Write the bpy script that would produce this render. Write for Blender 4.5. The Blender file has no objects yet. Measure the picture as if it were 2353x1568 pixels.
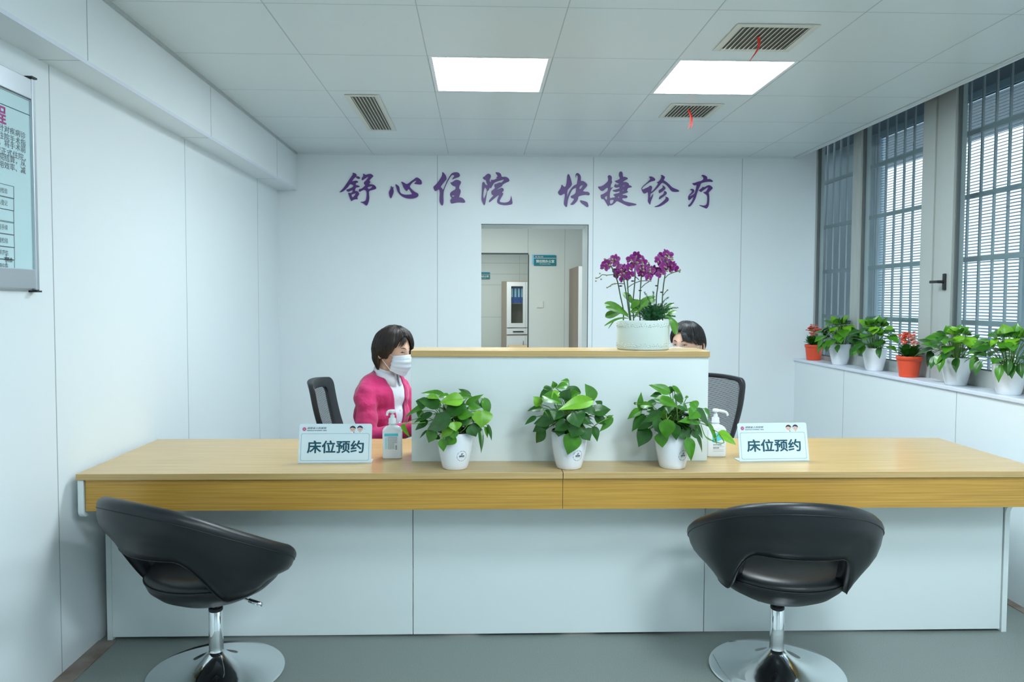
import bpy, bmesh, math, random
from mathutils import Vector, Matrix, noise
PI = math.pi
scene = bpy.context.scene
COL = scene.collection

# ------------------------------------------------------------------ camera
CAM_Z = 1.44
F_PX, PITCH, YAW, ROLL, CX, CY = 1689.4, 0.0425, 0.029, 0.0036, -23.9, -19.9
_F = Vector((math.sin(YAW)*math.cos(PITCH), math.cos(YAW)*math.cos(PITCH), -math.sin(PITCH)))
_R0 = Vector((math.cos(YAW), -math.sin(YAW), 0))
_U0 = _R0.cross(_F)
_R = _R0*math.cos(ROLL) + _U0*math.sin(ROLL)
_U = _U0*math.cos(ROLL) - _R0*math.sin(ROLL)
cam_d = bpy.data.cameras.new('camera')
cam = bpy.data.objects.new('camera', cam_d)
COL.objects.link(cam)
cam_d.sensor_width = 36
cam_d.lens = F_PX/2353*36
cam_d.shift_x = -CX/2353
cam_d.shift_y = CY/2353
cam_d.clip_start = 0.05
m = Matrix((_R, _U, -_F)).transposed().to_4x4()
m.translation = Vector((0, 0, CAM_Z))
cam.matrix_world = m
scene.camera = cam

# ------------------------------------------------------------------ sky, lamps, exposure
scene.view_settings.view_transform = 'Standard'
scene.view_settings.look = 'None'
scene.view_settings.gamma = 1
scene.view_settings.use_curve_mapping = False
scene.view_settings.exposure = 2.12
world = bpy.data.worlds.new('overcast_sky')
scene.world = world
world.use_nodes = True
bg = world.node_tree.nodes['Background']
bg.inputs[0].default_value = (0.80, 0.92, 1.0, 1)
bg.inputs[1].default_value = 0.50
LAMP_COLOR = (0.805, 0.935, 1.0)
LAMP_STRENGTH = 9.0

def at(px, py, Y=None, X=None, Z=None):
    """world point that the photo pixel (2353x1568 frame) shows on a given room plane"""
    d = _F + _R*((px-1176.5-CX)/F_PX) - _U*((py-784-CY)/F_PX)
    if Y is not None: t = Y/d.y
    elif X is not None: t = X/d.x
    else: t = (Z-CAM_Z)/d.z
    return Vector((0, 0, CAM_Z)) + d*t

# ------------------------------------------------------------------ materials
def mat(name, color, rough=0.5, metal=0.0, spec=0.5, **kw):
    ma = bpy.data.materials.new(name)
    ma.use_nodes = True
    nt = ma.node_tree
    b = nt.nodes['Principled BSDF']
    b.inputs['Base Color'].default_value = (*color, 1)
    b.inputs['Roughness'].default_value = rough
    b.inputs['Metallic'].default_value = metal
    b.inputs['Specular IOR Level'].default_value = spec
    if 'coat' in kw:
        b.inputs['Coat Weight'].default_value = kw['coat']
        b.inputs['Coat Roughness'].default_value = kw.get('coat_rough', 0.1)
    if 'sub' in kw:
        b.inputs['Subsurface Weight'].default_value = kw['sub']
        b.inputs['Subsurface Scale'].default_value = 0.01
    if 'sheen' in kw:
        b.inputs['Sheen Weight'].default_value = kw['sheen']
    if 'trans' in kw:
        b.inputs['Transmission Weight'].default_value = kw['trans']
    if 'noise' in kw:   # (scale, amount) colour mottling in object space, optional stretch
        sc, am = kw['noise'][:2]
        st = kw.get('stretch', (1, 1, 1))
        tc = nt.nodes.new('ShaderNodeTexCoord')
        mp = nt.nodes.new('ShaderNodeMapping'); mp.inputs['Scale'].default_value = st
        nz = nt.nodes.new('ShaderNodeTexNoise'); nz.inputs['Scale'].default_value = sc
        nz.inputs['Detail'].default_value = kw.get('detail', 4)
        rp = nt.nodes.new('ShaderNodeValToRGB')
        c2 = kw.get('color2')
        if c2 is None: c2 = tuple(max(0, c*(1-am)) for c in color)
        rp.color_ramp.elements[0].position = kw.get('lo', 0.35)
        rp.color_ramp.elements[1].position = kw.get('hi', 0.65)
        rp.color_ramp.elements[0].color = (*c2, 1)
        rp.color_ramp.elements[1].color = (*color, 1)
        nt.links.new(tc.outputs['Object'], mp.inputs[0]); nt.links.new(mp.outputs[0], nz.inputs['Vector'])
        nt.links.new(nz.outputs['Fac'], rp.inputs[0]); nt.links.new(rp.outputs[0], b.inputs['Base Color'])
    if 'bump' in kw:
        sc, st_ = kw['bump']
        tc = nt.nodes.new('ShaderNodeTexCoord')
        mp = nt.nodes.new('ShaderNodeMapping'); mp.inputs['Scale'].default_value = kw.get('bstretch', (1, 1, 1))
        nz = nt.nodes.new('ShaderNodeTexNoise'); nz.inputs['Scale'].default_value = sc
        bp = nt.nodes.new('ShaderNodeBump'); bp.inputs['Strength'].default_value = st_
        bp.inputs['Distance'].default_value = kw.get('bdist', 0.002)
        nt.links.new(tc.outputs['Object'], mp.inputs[0]); nt.links.new(mp.outputs[0], nz.inputs['Vector'])
        nt.links.new(nz.outputs['Fac'], bp.inputs['Height']); nt.links.new(bp.outputs[0], b.inputs['Normal'])
    return ma

def emit_mat(name, color, strength):
    ma = bpy.data.materials.new(name); ma.use_nodes = True
    nt = ma.node_tree; nt.nodes.clear()
    e = nt.nodes.new('ShaderNodeEmission'); e.inputs[0].default_value = (*color, 1); e.inputs[1].default_value = strength
    o = nt.nodes.new('ShaderNodeOutputMaterial'); nt.links.new(e.outputs[0], o.inputs[0])
    return ma

def glass_mat(name, tint=(0.9, 0.96, 0.97), refl=0.05):
    """thin clear sheet: see-through with a surface reflection that grows at grazing angles"""
    ma = bpy.data.materials.new(name); ma.use_nodes = True
    nt = ma.node_tree; nt.nodes.clear()
    tr = nt.nodes.new('ShaderNodeBsdfTransparent'); tr.inputs[0].default_value = (*tint, 1)
    gl = nt.nodes.new('ShaderNodeBsdfGlossy'); gl.inputs['Roughness'].default_value = 0.03
    lw = nt.nodes.new('ShaderNodeLayerWeight'); lw.inputs[0].default_value = 0.5
    pw = nt.nodes.new('ShaderNodeMath'); pw.operation = 'POWER'; pw.inputs[1].default_value = 5
    ml = nt.nodes.new('ShaderNodeMath'); ml.operation = 'MULTIPLY_ADD'; ml.inputs[1].default_value = 0.7; ml.inputs[2].default_value = refl
    mx = nt.nodes.new('ShaderNodeMixShader'); o = nt.nodes.new('ShaderNodeOutputMaterial')
    nt.links.new(lw.outputs['Facing'], pw.inputs[0]); nt.links.new(pw.outputs[0], ml.inputs[0]); nt.links.new(ml.outputs[0], mx.inputs[0])
    nt.links.new(tr.outputs[0], mx.inputs[1]); nt.links.new(gl.outputs[0], mx.inputs[2]); nt.links.new(mx.outputs[0], o.inputs[0])
    return ma

def wood_mat(name, c1, c2, rough=0.35):
    ma = mat(name, c1, rough, noise=(6, 0), color2=c2, stretch=(0.45, 30, 30), detail=8, lo=0.25, hi=0.7,
             bump=(30, 0.12), bstretch=(0.3, 12, 12), bdist=0.0006)
    return ma

def mesh_fabric(name, color, scale=(0, 0, 260)):
    """open knit: fine threads with gaps between them"""
    ma = bpy.data.materials.new(name); ma.use_nodes = True
    nt = ma.node_tree; b = nt.nodes['Principled BSDF']
    b.inputs['Base Color'].default_value = (*color, 1); b.inputs['Roughness'].default_value = 0.6
    tc = nt.nodes.new('ShaderNodeTexCoord')
    sp = nt.nodes.new('ShaderNodeSeparateXYZ')
    ml = nt.nodes.new('ShaderNodeMath'); ml.operation = 'MULTIPLY'; ml.inputs[1].default_value = scale[2]
    fr = nt.nodes.new('ShaderNodeMath'); fr.operation = 'FRACT'
    gt = nt.nodes.new('ShaderNodeMath'); gt.operation = 'GREATER_THAN'; gt.inputs[1].default_value = 0.62
    tr = nt.nodes.new('ShaderNodeBsdfTransparent')
    mx = nt.nodes.new('ShaderNodeMixShader'); o = nt.nodes['Material Output']
    nt.links.new(tc.outputs['Object'], sp.inputs[0]); nt.links.new(sp.outputs['Z'], ml.inputs[0])
    nt.links.new(ml.outputs[0], fr.inputs[0]); nt.links.new(fr.outputs[0], gt.inputs[0])
    nt.links.new(gt.outputs[0], mx.inputs[0]); nt.links.new(b.outputs[0], mx.inputs[1])
    nt.links.new(tr.outputs[0], mx.inputs[2]); nt.links.new(mx.outputs[0], o.inputs['Surface'])
    return ma

M = {}
M['wall'] = mat('white_wall_panel', (0.81, 0.865, 0.885), 0.33, spec=0.4, bump=(90, 0.05))
M['ceiling'] = mat('white_ceiling_tile', (0.74, 0.80, 0.81), 0.30, spec=0.35, bump=(90, 0.05))
M['seam'] = mat('grey_joint', (0.42, 0.46, 0.47), 0.6)
M['seam_dark'] = mat('dark_joint', (0.06, 0.08, 0.09), 0.6)
M['cseam'] = mat('ceiling_joint', (0.50, 0.54, 0.55), 0.5)
M['softlip'] = mat('pale_edge_trim', (0.74, 0.78, 0.87), 0.4)
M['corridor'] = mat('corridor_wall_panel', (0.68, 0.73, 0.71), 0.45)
M['wood_top'] = wood_mat('light_oak_laminate', (0.66, 0.45, 0.195), (0.50, 0.325, 0.125), 0.24)
M['wood_edge'] = wood_mat('light_oak_edge', (0.62, 0.45, 0.22), (0.52, 0.37, 0.17), 0.4)
M['wood_fascia'] = wood_mat('golden_oak_laminate', (0.66, 0.37, 0.070), (0.44, 0.235, 0.038), 0.38)
M['laminate'] = mat('white_desk_laminate', (0.79, 0.865, 0.865), 0.32, spec=0.4)
M['white_plastic'] = mat('white_plastic', (0.82, 0.85, 0.88), 0.22)
M['pot_white'] = mat('white_glossy_pot', (0.87, 0.90, 0.94), 0.18, spec=0.5)
M['planter'] = mat('pale_green_white_ceramic', (0.66, 0.745, 0.70), 0.3)
M['pot_red'] = mat('orange_red_pot', (0.80, 0.085, 0.03), 0.45)
M['black_plastic'] = mat('black_plastic', (0.012, 0.013, 0.015), 0.4)
M['soil'] = mat('dark_soil', (0.02, 0.014, 0.01), 0.9, bump=(200, 1.0))
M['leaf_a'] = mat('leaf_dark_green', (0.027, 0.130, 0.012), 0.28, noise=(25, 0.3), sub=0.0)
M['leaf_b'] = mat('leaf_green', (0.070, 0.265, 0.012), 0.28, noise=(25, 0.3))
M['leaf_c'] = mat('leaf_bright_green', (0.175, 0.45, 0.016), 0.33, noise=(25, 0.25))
M['leaf_o'] = mat('orchid_leaf_green', (0.085, 0.26, 0.02), 0.35, noise=(25, 0.3))
M['stem'] = mat('green_stem', (0.12, 0.26, 0.04), 0.5)
M['stem_dark'] = mat('orchid_stem', (0.045, 0.085, 0.035), 0.5)
M['fern'] = mat('fern_green', (0.012, 0.105, 0.022), 0.5)
M['petal'] = mat('magenta_petal', (0.26, 0.003, 0.20), 0.5, noise=(150, 0.35))
M['petal_rim'] = mat('pink_petal_edge', (0.42, 0.10, 0.40), 0.5)
M['lip'] = mat('cream_orchid_bud', (0.30, 0.27, 0.14), 0.5)
M['clip'] = mat('dark_clip', (0.025, 0.01, 0.02), 0.4)
M['kal_red'] = mat('coral_red_blossom', (0.70, 0.09, 0.045), 0.5)
M['kal_pink'] = mat('pale_pink_blossom', (0.62, 0.30, 0.26), 0.5)
M['leather'] = mat('black_leatherette', (0.0075, 0.010, 0.013), 0.38, spec=0.5, bump=(260, 0.18), bdist=0.0008)
M['leather_seam'] = mat('black_piping', (0.010, 0.011, 0.013), 0.5)
M['chrome'] = mat('polished_chrome', (0.80, 0.83, 0.85), 0.06, metal=1)
M['brushed'] = mat('brushed_steel', (0.62, 0.66, 0.67), 0.30, metal=1)
M['alu'] = mat('brushed_aluminium_frame', (0.60, 0.64, 0.68), 0.32, metal=0.85)
M['alu_win'] = mat('grey_aluminium_window_frame', (0.44, 0.47, 0.45), 0.45, metal=0.1)
M['alu_dark'] = mat('dark_window_gasket', (0.12, 0.13, 0.13), 0.5)
M['bars'] = mat('steel_security_bar', (0.30, 0.35, 0.37), 0.4, metal=0.3)
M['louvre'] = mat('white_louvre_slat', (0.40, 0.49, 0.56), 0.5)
M['outside'] = mat('grey_blue_render', (0.42, 0.50, 0.55), 0.8, noise=(3, 0.15))
M['outside_dark'] = mat('dark_eave', (0.09, 0.11, 0.13), 0.8)
M['glass'] = glass_mat('window_glass')
M['glass_cab'] = glass_mat('cabinet_glass', (0.88, 0.92, 0.92))
M['floor'] = mat('grey_speckled_vinyl', (0.29, 0.33, 0.31), 0.42, noise=(420, 0), color2=(0.17, 0.20, 0.19), detail=2, lo=0.35, hi=0.6)
M['floor_edge'] = mat('brown_threshold_strip', (0.34, 0.29, 0.25), 0.55, noise=(9, 0), color2=(0.22, 0.155, 0.125), detail=6)
M['lamp'] = emit_mat('lit_lamp_diffuser', LAMP_COLOR, LAMP_STRENGTH)
M['lamp_back'] = emit_mat('added_lamp_diffuser', (0.95, 1.0, 0.94), 11.0)  # glow of the panels added beyond the doorway
M['lamp_office'] = emit_mat('added_office_diffuser', (0.95, 1.0, 0.94), 5.0)  # weaker glow for the panel added near the file cabinet
M['vent'] = mat('ivory_vent_plastic', (0.70, 0.70, 0.64), 0.5)
M['vent_dark'] = mat('vent_duct_interior', (0.22, 0.22, 0.20), 0.9)
M['ribbon'] = mat('red_ribbon', (0.80, 0.06, 0.035), 0.6)
M['purple'] = mat('purple_acrylic', (0.105, 0.038, 0.215), 0.35)
M['teal'] = mat('dark_teal_print', (0.003, 0.078, 0.12), 0.5)
M['teal_sign'] = mat('teal_sign_board', (0.006, 0.20, 0.245), 0.4)
M['ice'] = mat('ice_blue_sign', (0.72, 0.86, 0.93), 0.25)
M['skyblue'] = mat('light_blue_backing', (0.25, 0.60, 0.85), 0.4)
M['white_print'] = mat('white_print', (0.85, 0.88, 0.88), 0.5)
M['ink'] = mat('dark_ink', (0.03, 0.035, 0.05), 0.5)
M['grey_ink'] = mat('grey_ink', (0.13, 0.15, 0.17), 0.5)
M['magenta_print'] = mat('magenta_print', (0.42, 0.03, 0.25), 0.5)
M['crimson'] = mat('crimson_print', (0.50, 0.02, 0.10), 0.5)
M['pinkring'] = mat('pink_print', (0.75, 0.35, 0.65), 0.5)
M['skin_print'] = mat('peach_print', (0.80, 0.55, 0.45), 0.5)
M['navy_print'] = mat('navy_print', (0.015, 0.03, 0.14), 0.5)
M['blue_print'] = mat('blue_print', (0.10, 0.25, 0.62), 0.5)
M['cyan_print'] = mat('cyan_label_print', (0.12, 0.62, 0.76), 0.4)
M['pale_cyan'] = mat('pale_cyan_print', (0.48, 0.78, 0.83), 0.4)
M['poster'] = mat('pale_aqua_poster', (0.56, 0.76, 0.80), 0.28)
M['skin'] = mat('skin', (0.66, 0.41, 0.30), 0.5, noise=(40, 0.08))
M['hair'] = mat('dark_brown_hair', (0.022, 0.014, 0.011), 0.33, spec=0.7, bump=(70, 0.5), bstretch=(6, 6, 0.6))
M['hair_black'] = mat('black_hair', (0.010, 0.010, 0.012), 0.30, spec=0.7, bump=(70, 0.5), bstretch=(6, 6, 0.6))
M['lipskin'] = mat('lip_skin', (0.45, 0.16, 0.14), 0.5)
M['eye_white'] = mat('eye_white', (0.70, 0.70, 0.70), 0.3)
M['iris'] = mat('dark_iris', (0.012, 0.008, 0.006), 0.2)
M['mask'] = mat('pale_blue_surgical_mask', (0.34, 0.66, 0.90), 0.6)
M['mask_pale'] = mat('whitish_blue_surgical_mask', (0.66, 0.76, 0.90), 0.6)
M['elastic'] = mat('white_elastic', (0.82, 0.84, 0.88), 0.7)
M['cardigan'] = mat('crimson_pink_knit', (0.60, 0.018, 0.15), 0.8, sheen=0.25, bump=(25, 0.6), bdist=0.010, noise=(12, 0.18))
M['shirt'] = mat('white_cotton', (0.80, 0.83, 0.92), 0.7, bump=(18, 0.3), bdist=0.006)
M['trousers'] = mat('dark_trousers', (0.02, 0.02, 0.03), 0.8)
M['shoe'] = mat('white_shoe', (0.7, 0.7, 0.7), 0.5)
M['chair_black'] = mat('black_chair_frame', (0.016, 0.019, 0.023), 0.42)
M['chair_fabric'] = mat('black_seat_fabric', (0.02, 0.022, 0.025), 0.85)
M['chair_mesh'] = mesh_fabric('black_chair_mesh', (0.014, 0.016, 0.02), (0, 0, 185))
M['brown_lam'] = mat('brown_cabinet_laminate', (0.24, 0.185, 0.145), 0.5, noise=(4, 0.2), stretch=(1, 1, 0.2))
M['tan_lam'] = mat('tan_cabinet_laminate', (0.40, 0.33, 0.26), 0.5)
M['binder'] = mat('blue_binder', (0.055, 0.13, 0.48), 0.4)
M['switch'] = mat('white_switch', (0.72, 0.75, 0.72), 0.35)

# ------------------------------------------------------------------ mesh building
class MB:
    def __init__(s):
        s.v = []; s.f = []; s.mi = []; s.sm = []
    def add(s, verts, faces, mi=0, smooth=False, xf=None):
        o = len(s.v)
        for p in verts:
            p = Vector(p)
            if xf is not None: p = xf @ p
            s.v.append(p)
        for f in faces:
            s.f.append([i+o for i in f]); s.mi.append(mi); s.sm.append(smooth)
        return s
    def box(s, lo, hi, mi=0, xf=None):
        x0, y0, z0 = lo; x1, y1, z1 = hi
        v = [(x0,y0,z0),(x1,y0,z0),(x1,y1,z0),(x0,y1,z0),(x0,y0,z1),(x1,y0,z1),(x1,y1,z1),(x0,y1,z1)]
        f = [(0,3,2,1),(4,5,6,7),(0,1,5,4),(1,2,6,5),(2,3,7,6),(3,0,4,7)]
        return s.add(v, f, mi, False, xf)
    def grid(s, pts, mi=0, smooth=True, closed_u=False, closed_v=False, xf=None, flip=False):
        nu, nv = len(pts), len(pts[0])
        v = [p for row in pts for p in row]; f = []
        for i in range(nu if closed_u else nu-1):
            for j in range(nv if closed_v else nv-1):
                a = i*nv+j; b = ((i+1) % nu)*nv+j; c = ((i+1) % nu)*nv+(j+1) % nv; d = i*nv+(j+1) % nv
                f.append((a, d, c, b) if flip else (a, b, c, d))
        return s.add(v, f, mi, smooth, xf)
    def lathe(s, prof, n=40, mi=0, smooth=True, xf=None, cap=True, sx=1, sy=1):
        rows = [[(r*math.cos(2*PI*k/n)*sx, r*math.sin(2*PI*k/n)*sy, z) for k in range(n)] for r, z in prof]
        s.grid(rows, mi, smooth, closed_v=True, xf=xf, flip=True)
        if cap:
            for row, rev in ((rows[0], True), (rows[-1], False)):
                if Vector(row[0]).xy.length > 1e-4:
                    s.add(row, [tuple(reversed(range(n))) if rev else tuple(range(n))], mi, False, xf)
        return s
    def tube(s, pts, r, n=8, mi=0, smooth=True, closed=False, xf=None, cap=True):
        pts = [Vector(p) for p in pts]; N = len(pts)
        rs = r if isinstance(r, (list, tuple)) else [r]*N
        rows = []; up = None
        for i, p in enumerate(pts):
            a = pts[(i-1) % N] if (closed or i > 0) else p
            b = pts[(i+1) % N] if (closed or i < N-1) else p
            t = (b-a).normalized()
            if up is None:
                up = Vector((0, 0, 1)) if abs(t.z) < 0.9 else Vector((1, 0, 0))
            e1 = (up - t*up.dot(t)).normalized(); up = e1; e2 = t.cross(e1)
            rows.append([p + e1*(rs[i]*math.cos(2*PI*k/n)) + e2*(rs[i]*math.sin(2*PI*k/n)) for k in range(n)])
        s.grid(rows, mi, smooth, closed_u=closed, closed_v=True, xf=xf)
        if cap and not closed:
            s.add(rows[0], [tuple(range(n))], mi, smooth, xf)
            s.add(rows[-1], [tuple(reversed(range(n)))], mi, smooth, xf)
        return s
    def sphere(s, c, r, mi=0, n=12, m=8, xf=None):
        if not isinstance(r, (list, tuple)): r = (r, r, r)
        c = Vector(c)
        rows = [[c + Vector((r[0]*math.sin(PI*i/m)*math.cos(2*PI*k/n), r[1]*math.sin(PI*i/m)*math.sin(2*PI*k/n), r[2]*math.cos(PI*i/m))) for k in range(n)] for i in range(m+1)]
        return s.grid(rows, mi, True, closed_v=True, xf=xf)
    def prism(s, poly, h0, h1, axis='z', mi=0, smooth=False, xf=None):
        """extrude an outline; axis z: poly in xy; y: poly in xz; x: poly in yz"""
        def P(a, b, h):
            return (a, b, h) if axis == 'z' else (a, h, b) if axis == 'y' else (h, a, b)
        n = len(poly)
        v = [P(a, b, h0) for a, b in poly] + [P(a, b, h1) for a, b in poly]
        f = [tuple(reversed(range(n))), tuple(range(n, 2*n))]
        f += [(i, (i+1) % n, n+(i+1) % n, n+i) for i in range(n)]
        return s.add(v, f, mi, smooth, xf)
    def build(s, name, mats, parent=None, bevel=0, bevel_seg=2, subsurf=0, weld=True, loc=None, rot=None, recalc=True):
        me = bpy.data.meshes.new(name)
        me.from_pydata([tuple(p) for p in s.v], [], s.f)
        if not isinstance(mats, (list, tuple)): mats = [mats]
        for ma in mats: me.materials.append(ma)
        me.polygons.foreach_set('material_index', s.mi)
        me.polygons.foreach_set('use_smooth', s.sm)
        bm = bmesh.new(); bm.from_mesh(me)
        if weld: bmesh.ops.remove_doubles(bm, verts=bm.verts, dist=1e-5)
        if recalc: bmesh.ops.recalc_face_normals(bm, faces=bm.faces)
        bm.to_mesh(me); bm.free()
        o = bpy.data.objects.new(name, me); COL.objects.link(o)
        if parent is not None: o.parent = parent
        if loc is not None: o.location = loc
        if rot is not None: o.rotation_euler = rot
        if bevel:
            b = o.modifiers.new('bevel', 'BEVEL'); b.width = bevel; b.segments = bevel_seg; b.limit_method = 'ANGLE'; b.angle_limit = math.radians(40)
        if subsurf:
            b = o.modifiers.new('subsurf', 'SUBSURF'); b.levels = subsurf; b.render_levels = subsurf
        return o

def tag(o, label=None, cat=None, group=None, kind=None):
    if label: o['label'] = label
    if cat: o['category'] = cat
    if group: o['group'] = group
    if kind: o['kind'] = kind
    return o
def thing(name, loc, label, cat, rz=0, group=None):
    o = bpy.data.objects.new(name, None); COL.objects.link(o)
    o.empty_display_size = 0.05
    o.location = loc; o.rotation_euler = (0, 0, rz)
    return tag(o, label, cat, group)
def struct(o):
    o['kind'] = 'structure'; return o

def curve_mesh_data(cu):
    """turn a curve/text datablock into raw verts+faces"""
    ob = bpy.data.objects.new('tmp_curve', cu); COL.objects.link(ob)
    dg = bpy.context.evaluated_depsgraph_get(); dg.update()
    me = bpy.data.meshes.new_from_object(ob.evaluated_get(dg))
    v = [x.co.copy() for x in me.vertices]; f = [tuple(p.vertices) for p in me.polygons]
    bpy.data.objects.remove(ob); bpy.data.meshes.remove(me)
    return v, f
def text_data(s, size=1.0, bold=0.0, extrude=0.0, align='LEFT', spacing=1.0, shear=0.0, res=3):
    cu = bpy.data.curves.new('lettering', 'FONT')
    cu.body = s; cu.size = size; cu.extrude = extrude; cu.align_x = align
    cu.space_character = spacing; cu.shear = shear; cu.resolution_u = res
    v, f = curve_mesh_data(cu); bpy.data.curves.remove(cu)
    if bold:        # heavier strokes: the same outline struck several times around its place
        v0, f0 = list(v), list(f)
        for k in range(8):
            a = 2*PI*k/8; o = len(v)
            v += [p+Vector((math.cos(a)*bold, math.sin(a)*bold, (k+1)*4e-5)) for p in v0]; f += [tuple(i+o for i in q) for q in f0]
    return v, f
def fit_text(v, x0, x1, y0, y1):
    """squeeze lettering into a rectangle"""
    ax = min(p.x for p in v); bx = max(p.x for p in v); ay = min(p.y for p in v); by = max(p.y for p in v)
    return [Vector((x0+(p.x-ax)/(bx-ax)*(x1-x0), y0+(p.y-ay)/(by-ay)*(y1-y0), p.z)) for p in v]
def outline_data(polys, extrude):
    cu = bpy.data.curves.new('outline', 'CURVE'); cu.dimensions = '2D'; cu.fill_mode = 'BOTH'; cu.extrude = extrude
    for poly in polys:
        sp = cu.splines.new('POLY'); sp.points.add(len(poly)-1)
        for i, (x, y) in enumerate(poly): sp.points[i].co = (x, y, 0, 1)
        sp.use_cyclic_u = True
    v, f = curve_mesh_data(cu); bpy.data.curves.remove(cu)
    return v, f
def chaikin(poly, it=1, q=0.2):
    for _ in range(it):
        out = []
        n = len(poly)
        for i in range(n):
            a = Vector(poly[i]); b = Vector(poly[(i+1) % n])
            out.append(tuple(a.lerp(b, q))); out.append(tuple(a.lerp(b, 1-q)))
        poly = out
    return poly
def catmull(pts, sub=6):
    pts = [Vector(p) for p in pts]; out = []
    for i in range(len(pts)-1):
        p0 = pts[max(i-1, 0)]; p1 = pts[i]; p2 = pts[i+1]; p3 = pts[min(i+2, len(pts)-1)]
        for k in range(sub):
            t = k/sub
            out.append(0.5*((2*p1)+(p2-p0)*t+(2*p0-5*p1+4*p2-p3)*t*t+(3*p1-p0-3*p2+p3)*t**3))
    out.append(pts[-1]); return out
def sstep(a, b, x):
    t = max(0, min(1, (x-a)/(b-a))); return t*t*(3-2*t)
# ------------------------------------------------------------------ the room
XL, XSOF, YB, ZC = -1.605, -1.4564, 5.9095, 2.605     # left wall, soffit face, back wall, ceiling
XCE, XSILL, XWIN = 2.55, 2.565, 2.728                   # ceiling edge, low wall face, window plane
ZSOF, ZSILL, YF = 2.31, 0.985, -2.6                    # soffit underside, sill top, wall behind the camera
WT = 0.33
DX0, DX1 = at(1106, 600, Y=YB).x, at(1351, 600, Y=YB).x
DZ = at(1228, 517, Y=YB).z
ZTOP = 3.05

# floor
b = MB(); b.box((XL-0.02, YF, -0.05), (XWIN+0.2, 16.0, 0)); struct(b.build('floor', M['floor']))
b = MB(); b.box((XL, YF, 0.0), (XL+0.075, 3.09, 0.004)); struct(b.build('trim_1', M['floor_edge']))
b = MB(); b.box((XSILL-0.045, YF, 0.0), (XSILL, YB, 0.004)); struct(b.build('trim_2', M['floor_edge']))

# back wall with the doorway
b = MB()
b.box((XL-0.1, YB, 0), (DX0, YB+WT, ZTOP)); b.box((DX1, YB, 0), (XWIN+0.015, YB+WT, ZTOP)); b.box((DX0, YB, DZ), (DX1, YB+WT, ZTOP))
for px in (1005, 1362, 1702):
    x = at(px, 600, Y=YB).x
    b.box((x-0.0022, YB-0.0008, 0 if px != 1362 else 0), (x+0.0022, YB+0.001, ZC), 1)
b.box((DX0-0.003, YB-0.001, DZ), (DX1+0.003, YB+0.001, DZ+0.005), 2)
b.box((DX1-0.003, YB-0.001, 0), (DX1+0.003, YB+0.001, DZ), 2)
b.box((XWIN-0.012, YB-0.002, ZSILL), (XWIN+0.004, YB+0.002, ZTOP), 1)
struct(b.build('wall_back', [M['wall'], M['seam'], M['seam_dark']]))

# left wall
b = MB(); b.box((XL-0.1, YF, 0), (XL, YB, ZTOP))
for px in (112, 424, 591):
    y = at(px, {112: 160, 424: 330, 591: 420}[px], X=XL).y
    b.box((XL-0.001, y-0.0022, 0), (XL+0.0008, y+0.0022, ZSOF), 1)
struct(b.build('wall_left', [M['wall'], M['seam']]))
# boxed soffit along the left wall
b = MB(); b.box((XL, YF, ZSOF), (XSOF, YB, ZC+0.01))
b.box((XSOF-0.001, YF, ZSOF-0.001), (XSOF+0.0015, YB, ZSOF+0.014), 2)
for px, py in ((200, 60), (484, 230), (636, 330)):
    y = at(px, py, X=XSOF).y
    b.box((XSOF-0.001, y-0.002, ZSOF+0.012), (XSOF+0.0008, y+0.002, ZC), 1)
for px, py in ((185, 150), (480, 305), (636, 330)):
    y = at(px, py, X=XSOF).y
    b.box((XL, y-0.0015, ZSOF-0.0006), (XSOF-0.002, y+0.0015, ZSOF+0.001), 1)
struct(b.build('trim_3', [M['wall'], M['seam'], M['softlip']]))
# wall behind the camera
b = MB(); b.box((XL-0.1, YF-0.1, 0), (XWIN+0.2, YF, ZTOP)); struct(b.build('wall_front', M['wall']))

# ceiling: 0.6 m tiles, joints as shallow strips
GX, GY = -0.2553, 4.7605
LIGHTS = [(0, 1), (2, 1), (2, 5), (3, 7), (1, 8)]     # (column, row) of lit panels; rows 5 and 9 hang behind the camera
b = MB()
cols = [XL-0.05] + [GX+0.6*i for i in range(-2, 5) if GX+0.6*i < XCE] + [XCE]
rows = [YF] + [GY-0.6*j for j in range(12, -3, -1) if GY-0.6*j > YF] + [YB]
lit = set()
for i, j in LIGHTS: lit.add((round(GX+0.6*i+0.3, 2), round(GY-0.6*j-0.3, 2)))
for i in range(len(cols)-1):
    for j in range(len(rows)-1):
        cx, cy = (cols[i]+cols[i+1])/2, (rows[j]+rows[j+1])/2
        if (round(cx, 2), round(cy, 2)) in lit: continue
        b.box((cols[i], rows[j], ZC), (cols[i+1], rows[j+1], ZC+0.02))
for x in cols[1:-1]: b.box((x-0.0022, YF, ZC-0.0007), (x+0.0022, YB, ZC+0.001), 1)
for y in rows[1:-1]: b.box((XL, y-0.0013, ZC-0.0005), (XCE, y+0.0013, ZC+0.001), 1)
b.box((XCE-0.012, YF, ZC-0.012), (XCE, YB, ZC+0.03), 2)
b.box((XCE-0.035, YF, ZC-0.004), (XCE-0.031, YB, ZC+0.001), 1)
struct(b.build('ceiling', [M['ceiling'], M['cseam'], M['ceiling']], weld=False))
# slab over the curtain slot beyond the ceiling edge
b = MB(); b.box((XL-0.1, YF, ZTOP), (XWIN+0.25, YB+WT, ZTOP+0.1)); struct(b.build('trim_4', M['outside_dark']))
b = MB(); b.box((XL, YB-0.012, ZC-0.012), (XCE, YB, ZC)); struct(b.build('trim_5', M['ceiling']))
b = MB(); b.box((XSOF, YF, ZC-0.014), (XSOF+0.012, YB-0.012, ZC)); struct(b.build('trim_6', M['cseam']))

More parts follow.
